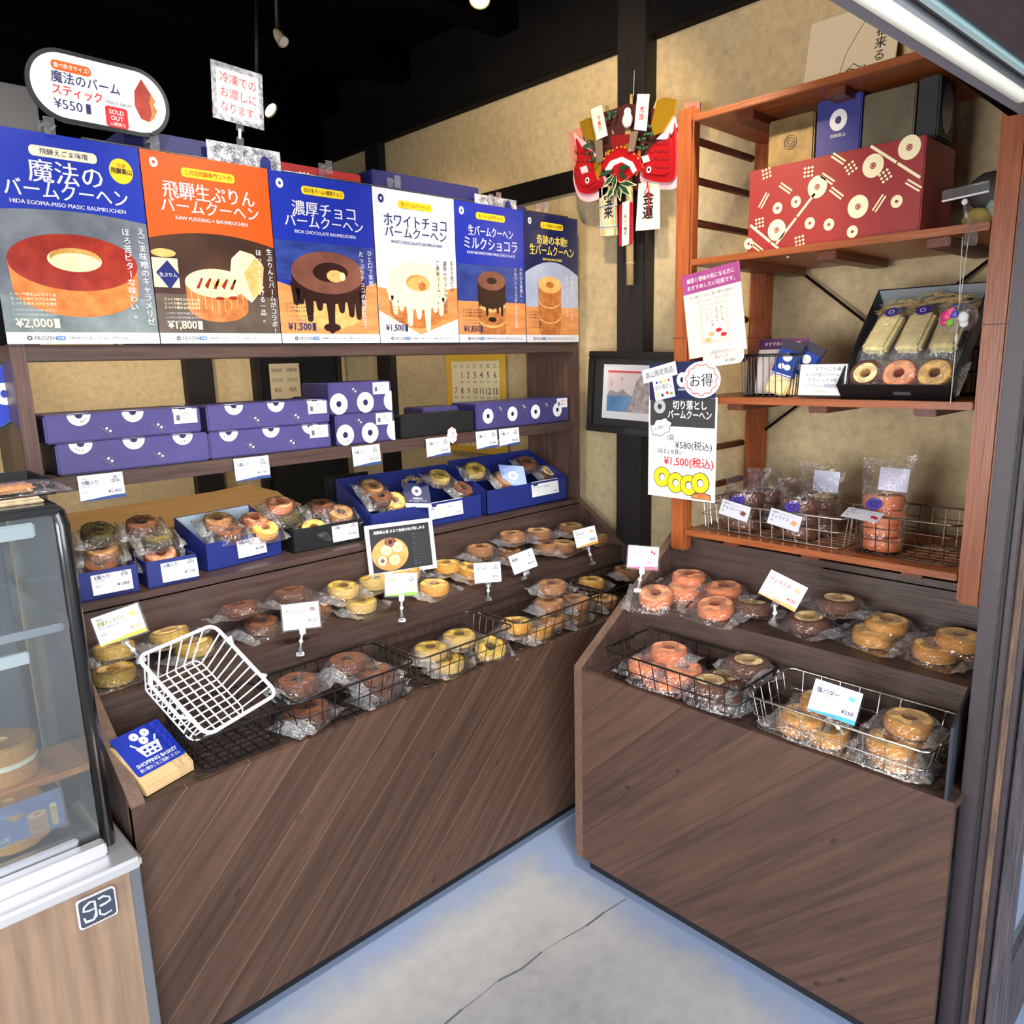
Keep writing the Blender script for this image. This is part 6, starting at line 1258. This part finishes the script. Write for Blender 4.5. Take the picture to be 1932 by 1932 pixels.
for pts in ([(1128, 300), (1138, 288), (1142, 320), (1134, 342), (1128, 330)], [(1206, 320), (1210, 290), (1214, 278), (1213, 320), (1206, 334)], [(1148, 290), (1156, 284), (1163, 296), (1155, 303), (1148, 300)], [(1177, 284), (1190, 272), (1196, 282), (1192, 294), (1180, 296)], [(1100, 232), (1120, 224), (1128, 268), (1108, 262)], [(1235, 238), (1246, 192), (1262, 186), (1282, 190), (1278, 216), (1258, 250), (1240, 258)]): kq(mb, pts, .020, KGOLD, .006)
for k in range(9): x, y = K(1150+k*8, 302-22*math.sin(math.pi*k/8)); mb.blob((x, y, .030), (.0035, .0045, .003), KGOLD, k, 0, 6)
mb.build('gold_ornaments', t)
mb = MB(); x, y = K(1188, 228); mb.blob((x, y, .012), (.020, .026, .016), mat('white_figure', (226, 222, 214), .5), 4, .08, 14); mb.blob((x+.002, y+.024, .014), (.013, .015, .013), bpy.data.materials['white_figure'], 6, .05, 12); mb.build('white_figure', t)
mb = MB(); kq(mb, [(1158, 258), (1200, 254), (1206, 288), (1162, 292)], .018, mat('dark_red_seat', (120, 20, 24), .4), .012); mb.build('red_seat', t)
BRP = mat('grey_brown_slip', (110, 92, 80), .6)
for q in ([(1132, 270), (1146, 266), (1148, 306), (1136, 310)], [(1200, 252), (1214, 250), (1206, 288), (1194, 290)]): mb = MB(); kq(mb, q, .030, BRP, .002); mb.build('paper_slip', t)
r_ = random.Random(5)
for c in ((1124, 296), (1218, 272), (1160, 224), (1118, 272), (1232, 246)):
    mb = MB()
    for k in range(10): x, y = K(c[0]+r_.uniform(-9, 9), c[1]+r_.uniform(-11, 11)); mb.blob((x, y, .020), (.006, .006, .005), PINEG, k, .3, 6)
    mb.build('pine_sprig', t)
LEAFD = mat('dark_leaf', (22, 58, 34), .5); LEAFE = mat('pale_leaf_edge', (206, 214, 160), .5)
mb = MB()
for (bx, by), (tx, ty), w_ in (((1172, 322), (1140, 338), 6), ((1176, 320), (1204, 318), 7), ((1178, 326), (1196, 342), 7), ((1172, 330), (1150, 358), 7), ((1174, 332), (1170, 366), 7), ((1180, 348), (1216, 352), 7), ((1180, 350), (1206, 374), 8), ((1178, 352), (1184, 384), 8), ((1172, 350), (1156, 384), 8)):
    for sc_, m, dz in ((1.0, LEAFE if by > 326 else LEAFD, 0), (.72, LEAFD, .0012)):
        a, b = Vector(K(bx, by)), Vector(K(tx, ty)); d = b-a; n_ = Vector((-d.y, d.x)).normalized()*w_*.0011*sc_*1.4; c = a+d*.45; b2 = a+d*(.5+.5*sc_)
        mb.add([(a.x, a.y, .034+dz), (c.x+n_.x, c.y+n_.y, .038+dz), (b2.x, b2.y, .040+dz), (c.x-n_.x, c.y-n_.y, .038+dz)], [(0, 1, 2), (0, 2, 3)], m)
mb.build('bamboo_leaves', t)
mb = MB(); mb.tube([(*K(1228, 345), .022), (*K(1231, 365), .02), (*K(1227, 395), .012), (*K(1230, 412), .012)], .0028, KRED, 5); mb.tube([(*K(1229, 352), .022), (*K(1222, 366), .018), (*K(1234, 372), .016)], .0026, KRED, 5); mb.build('red_cord', t)

# ------------------------------------------------------------------ ceiling spots that can be seen
LAMPBLK = mat('lamp_black', (16, 16, 16), .5); LENS = emis('lamp_lens', (255, 226, 170), 9); LAMPWARM = mat('lamp_cream_body', (190, 170, 130), .5)
def lamp(label, px, py, y, aim, body, lit, s=1.0):
    p = onY(px, py, y); d = (Vector(aim)-p).normalized(); M = d.to_track_quat('-Z', 'Y').to_matrix().to_4x4(); M.translation = p
    t = thing('spot_lamp', label, 'lamp', M, 'ceiling spot lamps'); mb = MB(); mb.lathe([(0, .10*s), (.022*s, .10*s), (.034*s, .06*s), (.040*s, -.02*s), (.036*s, -.02*s), (.030*s, .0), (0, .005)], body, 20); mb.build('lamp_body', t)
    mb = MB(); mb.lathe([(.0, -.004*s), (.033*s, -.006*s), (.034*s, -.012*s), (0, -.014*s)], LENS if lit else WHITE, 20); mb.build('lens', t)
    mb = MB(); inv = M.inverted(); top = inv @ Vector((p.x, p.y, 2.9)); mb.tube([(0, 0, .08*s), tuple(top)], .008, LAMPBLK, 6); mb.build('stem', t)
lamp('lit spot lamp seen right of the handwritten notice', 506, 204, 2.75, (1.9, 1.9, 1.6), LAMPBLK, True, .75)
lamp('unlit pale spot lamp high in the dark, above the handwritten notice', 532, 76, 2.6, (1.5, 1.6, 1.5), LAMPWARM, False, .5)
lamp('spot lamp cut off by the top edge of the photo', 905, -8, 2.1, (1.2, 1.4, 1.0), LAMPWARM, True, .9)

# ------------------------------------------------------------------ behind the shelf
t = thing('wall_calendar', 'yellow-edged month calendar on the side wall behind the shelf', 'calendar', T3(2.345, 2.67, 1.345) @ FR)
mb = MB(); mb.box(-.205, .205, -.25, .205, -.003, 0, mat('calendar_yellow', (222, 178, 60), .6)); mb.rect(-.165, .165, -.22, .172, .0004, mat('calendar_paper', (236, 222, 186), .6)); n = 0
for k, s in enumerate('日月火水木金土'): mb.text(s, -.138+k*.046, .150, .022, GREYINK, .0008)
for d in range(1, 31):
    c = d % 7; r = d//7; mb.text(str(d), -.138+c*.046, .110-r*.072, .040, REDINK if c == 0 else INK, .0008, 'c', .008); mb.text('大安仏滅友引先勝赤口'[(d % 5)*2:(d % 5)*2+2], -.138+c*.046, .078-r*.072, .012, GREYINK, .0008)
mb.build('calendar_sheet', t)
t = thing('mini_camera', 'tiny white camera on a small tripod on the middle shelf', 'camera', onY(491, 753, 2.22)); t.location.z = 1.2768; mb = MB()
for a in (90, 210, 330): mb.tube([(0, 0, .035), (.028*math.cos(math.radians(a)), .028*math.sin(math.radians(a)), .002)], .003, LAMPWARM, 6)
mb.build('tripod', t); mb = MB(); mb.box(-.012, .012, -.012, .012, .062+.02, .106, WHITE, .004); mb.tube([(0, 0, .034), (0, 0, .084)], .003, LAMPBLK, 6); mb.build('camera_body', t)
p = onY(539, 726, 3.0); mb = MB(); mb.M = T3(p.x, 3.755, p.z) @ FL; mb.M = T3(*onY(539, 726, 3.74)) @ FL; mb.box(-.085, .085, -.11, .11, -.003, 0, mat('old_memo_paper', (200, 182, 146), .7))
for i in range(2):
    for j in range(4): mb.text(('営業時間', '定休日', '電話', '地図')[j], -.045+i*.085, .075-j*.05, .022, GREYINK, .0006, 'c', 0, wmax=.06)
tag(mb.build('memo_sheet'), 'pale memo sheet pinned in the dark doorway behind the shelf', 'notice')
CARDB = mat('corrugated_cardboard', (196, 154, 98), .8, 0, col2=(212, 172, 116), sc=6, stretch=(1, 8, 1))
t = thing('cardboard_box', 'large cardboard box lying behind the open gift trays', 'box', T3(.86, 2.30, ZT+.0005) @ RZ(4)); mb = MB(); mb.box(-.36, .36, 0, .30, 0, .085, CARDB, .002); mb.build('box_body', t)
mb = MB(); mb.M = T3(0, .0, .087) @ RXm(7); mb.box(-.36, .38, 0, .30, 0, .006, CARDB); mb.build('lid_flap', t); mb = MB(); mb.tube([(.25, .32, .118), (.36, .30, .125), (.42, .22, .10), (.44, .16, .06)], .010, CARDB, 6); mb.build('paper_strip', t)
p = onY(640, 905, 2.40); mb = MB(); mb.box(p.x-.075, p.x+.10, 2.36, 2.375, ZT+.0005, 1.13, BLACKWOOD, .003); mb.box(p.x-.066, p.x+.09, 2.358, 2.36, ZT+.01, 1.12, mat('chalkboard', (26, 28, 32), .7)); tag(mb.build('small_blackboard'), 'small wooden framed blackboard behind the large blue gift trays', 'board')
mb = MB(); mb.box(1.20, 1.36, 2.20, 2.26, 1.2768, 1.42, mat('dark_bag_paper', (40, 28, 30), .6), .004)
for x in (1.235, 1.325): mb.ell(0, 0, .010, .010, 0, LIGHTBLUE, 14, M=T3(x, 2.199, 1.415) @ FL)
tag(mb.build('dark_paper_bag'), 'dark paper bag behind the squarish indigo boxes', 'bag')

# ------------------------------------------------------------------ in and on the refrigerated showcase
def slab_cake(px, py, y, z, lab, wd=.055):
    p = onY(px, py, y); t = thing('cream_sandwich_cake', lab, 'cake', T3(p.x, y, z), 'cream filled cakes in the showcase'); R_ = wd
    for k, (z0, z1, m) in enumerate(((0, .034, CM['butter'][2]), (.034, .046, mat('whipped_cream', (246, 236, 210), .6) if 'whipped_cream' not in bpy.data.materials else bpy.data.materials['whipped_cream']), (.046, .082, CM['butter'][2]))):
        mb = MB(); mb.lathe([(0, z0), (R_-.003, z0), (R_, z0+.003), (R_, z1-.004), (R_-.006, z1), (.012, z1), (.010, z1-.004), (0, z1-.006)], m, 28, mats=[m, m, m, m, m, CM['butter'][1], CM['butter'][1]] if k == 2 else None); mb.build('cream_layer' if k == 1 else 'cake_layer', t)
slab_cake(2, 1400, 1.76, .705, 'upper cream filled cake on the wooden board in the showcase', .060)
slab_cake(12, 1500, 1.66, .618, 'lower cream filled cake behind the navy price sign in the showcase', .060)
mb = MB(); p = onY(30, 1410, 1.76); mb.box(-.25, p.x+.11, 1.69, 1.84, .690, .7045, P_WOOD, .003)
for x in (-.2, p.x+.07): mb.box(x, x+.03, 1.75, 1.78, .6005, .690, MATBLACK)
tag(mb.build('cake_board'), 'wooden board raised in the showcase under the upper cake', 'board')
p = onY(50, 1548, 1.600); t = thing('showcase_price_sign', 'navy price sign picturing a stacked cake, inside the showcase glass', 'sign', T3(p.x, 1.600, p.z+.004) @ FL @ RXm(-8))
mb = MB(); mb.box(-.10, .062, -.036, .036, -.002, 0, mat('sign_blue_cloth', (46, 62, 132), .4, 0, col2=(96, 116, 184), sc=14)); mb.M = T3(.018, .008, 0) @ Matrix.Scale(.33, 4)
for k in (2, 1, 0): drum(mb, 0, -.02-k*.042, .050, .020, .040, P_CRUMB, P_BAKED, P_BAKED, .0012+.0006*(2-k), .36)
drum(mb, .085, .0, .018, .012, .11, P_CREAM, P_CRUMB, P_CRUMB, .0012, .1); mb.M = Matrix.Identity(4); mb.text('生バームクーヘン', -.088, .018, .012, WHITE, .0006, 'l', 0, wmax=.06); mb.text('¥1,600', -.030, -.026, .014, WHITE, .0006, 'r', .012); mb.build('printed_sign', t)
mb = MB(); mb.box(-.101, .066, -.040, .038, .001, .0025, CLEAR); mb.box(.050, .068, -.040, -.036, -.004, .014, CLEAR, .001); mb.build('clear_stand', t)
# on its top
ZTOP = 1.2825
t = thing('black_tray', 'black rectangular tray of bagged cookies on top of the showcase', 'tray', T3(.205, 1.79, ZTOP)); mb = MB()
mb.box(-.20, .17, -.10, .10, 0, .004, MATBLACK); 
for a in ((-.20, .17, -.10, -.094), (-.20, .17, .094, .10), (.164, .17, -.094, .094), (-.20, -.194, -.094, .094)): mb.box(a[0], a[1], a[2], a[3], .004, .030, MATBLACK, .002)
mb.build('tray_body', t)
t = thing('bagged_cookies', 'clear bag of pale cookies with a purple sticker standing in the black tray', 'bagged cookies', T3(.175, 1.79, ZTOP+.005) @ RXm(-14))
for k, (x, rz) in enumerate(((-.05, 10), (-.012, 4), (.022, -14))): mb = MB(); mb.M = T3(x, .0+.012*k, .005) @ RYm(rz*.6); mb.box(-.018, .018, -.012, .012, 0, .085, bpy.data.materials['pale_stick_cake'], .008); mb.build('cookie', t)
mb = MB(); NA, NZ = 20, 12; vs = []
for j in range(NZ+1):
    zz = .155*j/NZ; q = sstep((zz-.09)/.065)
    for i in range(NA): a = 2*math.pi*i/NA; nn = noise.noise(Vector((math.cos(a)*2, math.sin(a)*2, j*.7))); vs.append(((.085-.03*q)*math.cos(a)-.012+.006*nn, (.034*(1-q)+.004)*math.sin(a)+.004*nn+.01, zz+.008*nn*q))
mb.add(vs, [(j*NA+i, j*NA+(i+1) % NA, (j+1)*NA+(i+1) % NA, (j+1)*NA+i) for j in range(NZ) for i in range(NA)], FILM, True); mb.build('clear_wrapper', t)
mb = MB(); mb.M = T3(-.03, -.030, .075) @ FL; mb.ell(0, 0, .018, .016, 0, PURPLE, 20); mb.ring(0, 0, .005, .008, .0004, WHITE, 14); mb.build('round_sticker', t)
t = thing('foil_backed_cookie', 'flat silver backed bag with a long cookie at the showcase corner', 'bagged cookies', T3(.275, 1.655, ZTOP+.012) @ RZ(6)); mb = MB(); mb.box(-.10, .055, -.030, .030, .006, .020, mat('brown_cookie', (196, 140, 86), .6, 0, var=.12, sc=50), .007); mb.build('cookie', t)
mb = MB(); NU, NV = 22, 10; FOIL = mat('silver_foil', (206, 208, 214), .25, .9, bump=.5, bsc=60); top = []; bot = []
for i in range(NU+1):
    for j in range(NV+1):
        u, v = 2*i/NU-1, 2*j/NV-1; n_ = noise.noise(Vector((u*6, v*4, 2))); q = max(0, 1-max(abs(u)**6, abs(v)**4)); top.append((-.015+u*.128, v*.046+.004*n_, .002+.022*q+.006*n_*abs(u))); bot.append((-.015+u*.128, v*.046+.004*n_, .001+.006*max(0, n_)*abs(u)))
n = NV+1; fs = [(p*n+j, (p+1)*n+j, (p+1)*n+j+1, p*n+j+1) for p in range(NU) for j in range(NV)]; mb.add(top, fs, FILM, True); mb.build('clear_front', t); mb = MB(); mb.add(bot, [f[::-1] for f in fs], FOIL, True); mb.build('foil_back', t)
mb = MB(); mb.box(-.30, .335, 1.60, 1.71, ZTOP, ZTOP+.006, mat('linen_cloth', (176, 160, 132), .9, 0, var=.1, sc=90), .002); mb.box(-.30, .330, 1.605, 1.70, ZTOP+.006, ZTOP+.011, bpy.data.materials['linen_cloth'], .002); tag(mb.build('folded_cloth'), 'folded linen cloth on top of the showcase', 'cloth')
# beyond the left upright
mb = MB(); mb.box(-.6, .335, 2.10, 2.14, 0, 1.95, REDTIMB, .003); tag(mb.build('brown_partition'), 'dark brown wooden partition at the left edge, behind the showcase', 'partition')
o = onY(-30, 745, 2.08); t = thing('round_shop_sign', 'round blue sign with white strokes, cut off by the left edge of the photo', 'sign', T3(o.x-.004, 2.096, o.z) @ FL); mb = MB(); mb.lathe([(0, .004), (.080, .004), (.084, .0), (.084, -.004), (0, -.004)], mat('sign_blue_rim', (70, 90, 140), .3), 36); mb.ell(0, 0, .078, .078, .0045, BLUEPR, 36); disc_logo(mb, .045, .0, .022, WHITE, BLUEPR, .0048); mb.build('sign_disc', t)
mb = MB(); mb.box(-.5, .625, 2.42, 2.45, 1.70, 2.25, mat('grey_panel', (110, 108, 108), .6), .003); mb.box(-.5, .545, 2.40, 2.46, 1.58, 1.70, BLACKWOOD); tag(mb.build('grey_partition'), 'grey panel behind the blue poster at the upper left edge', 'panel')
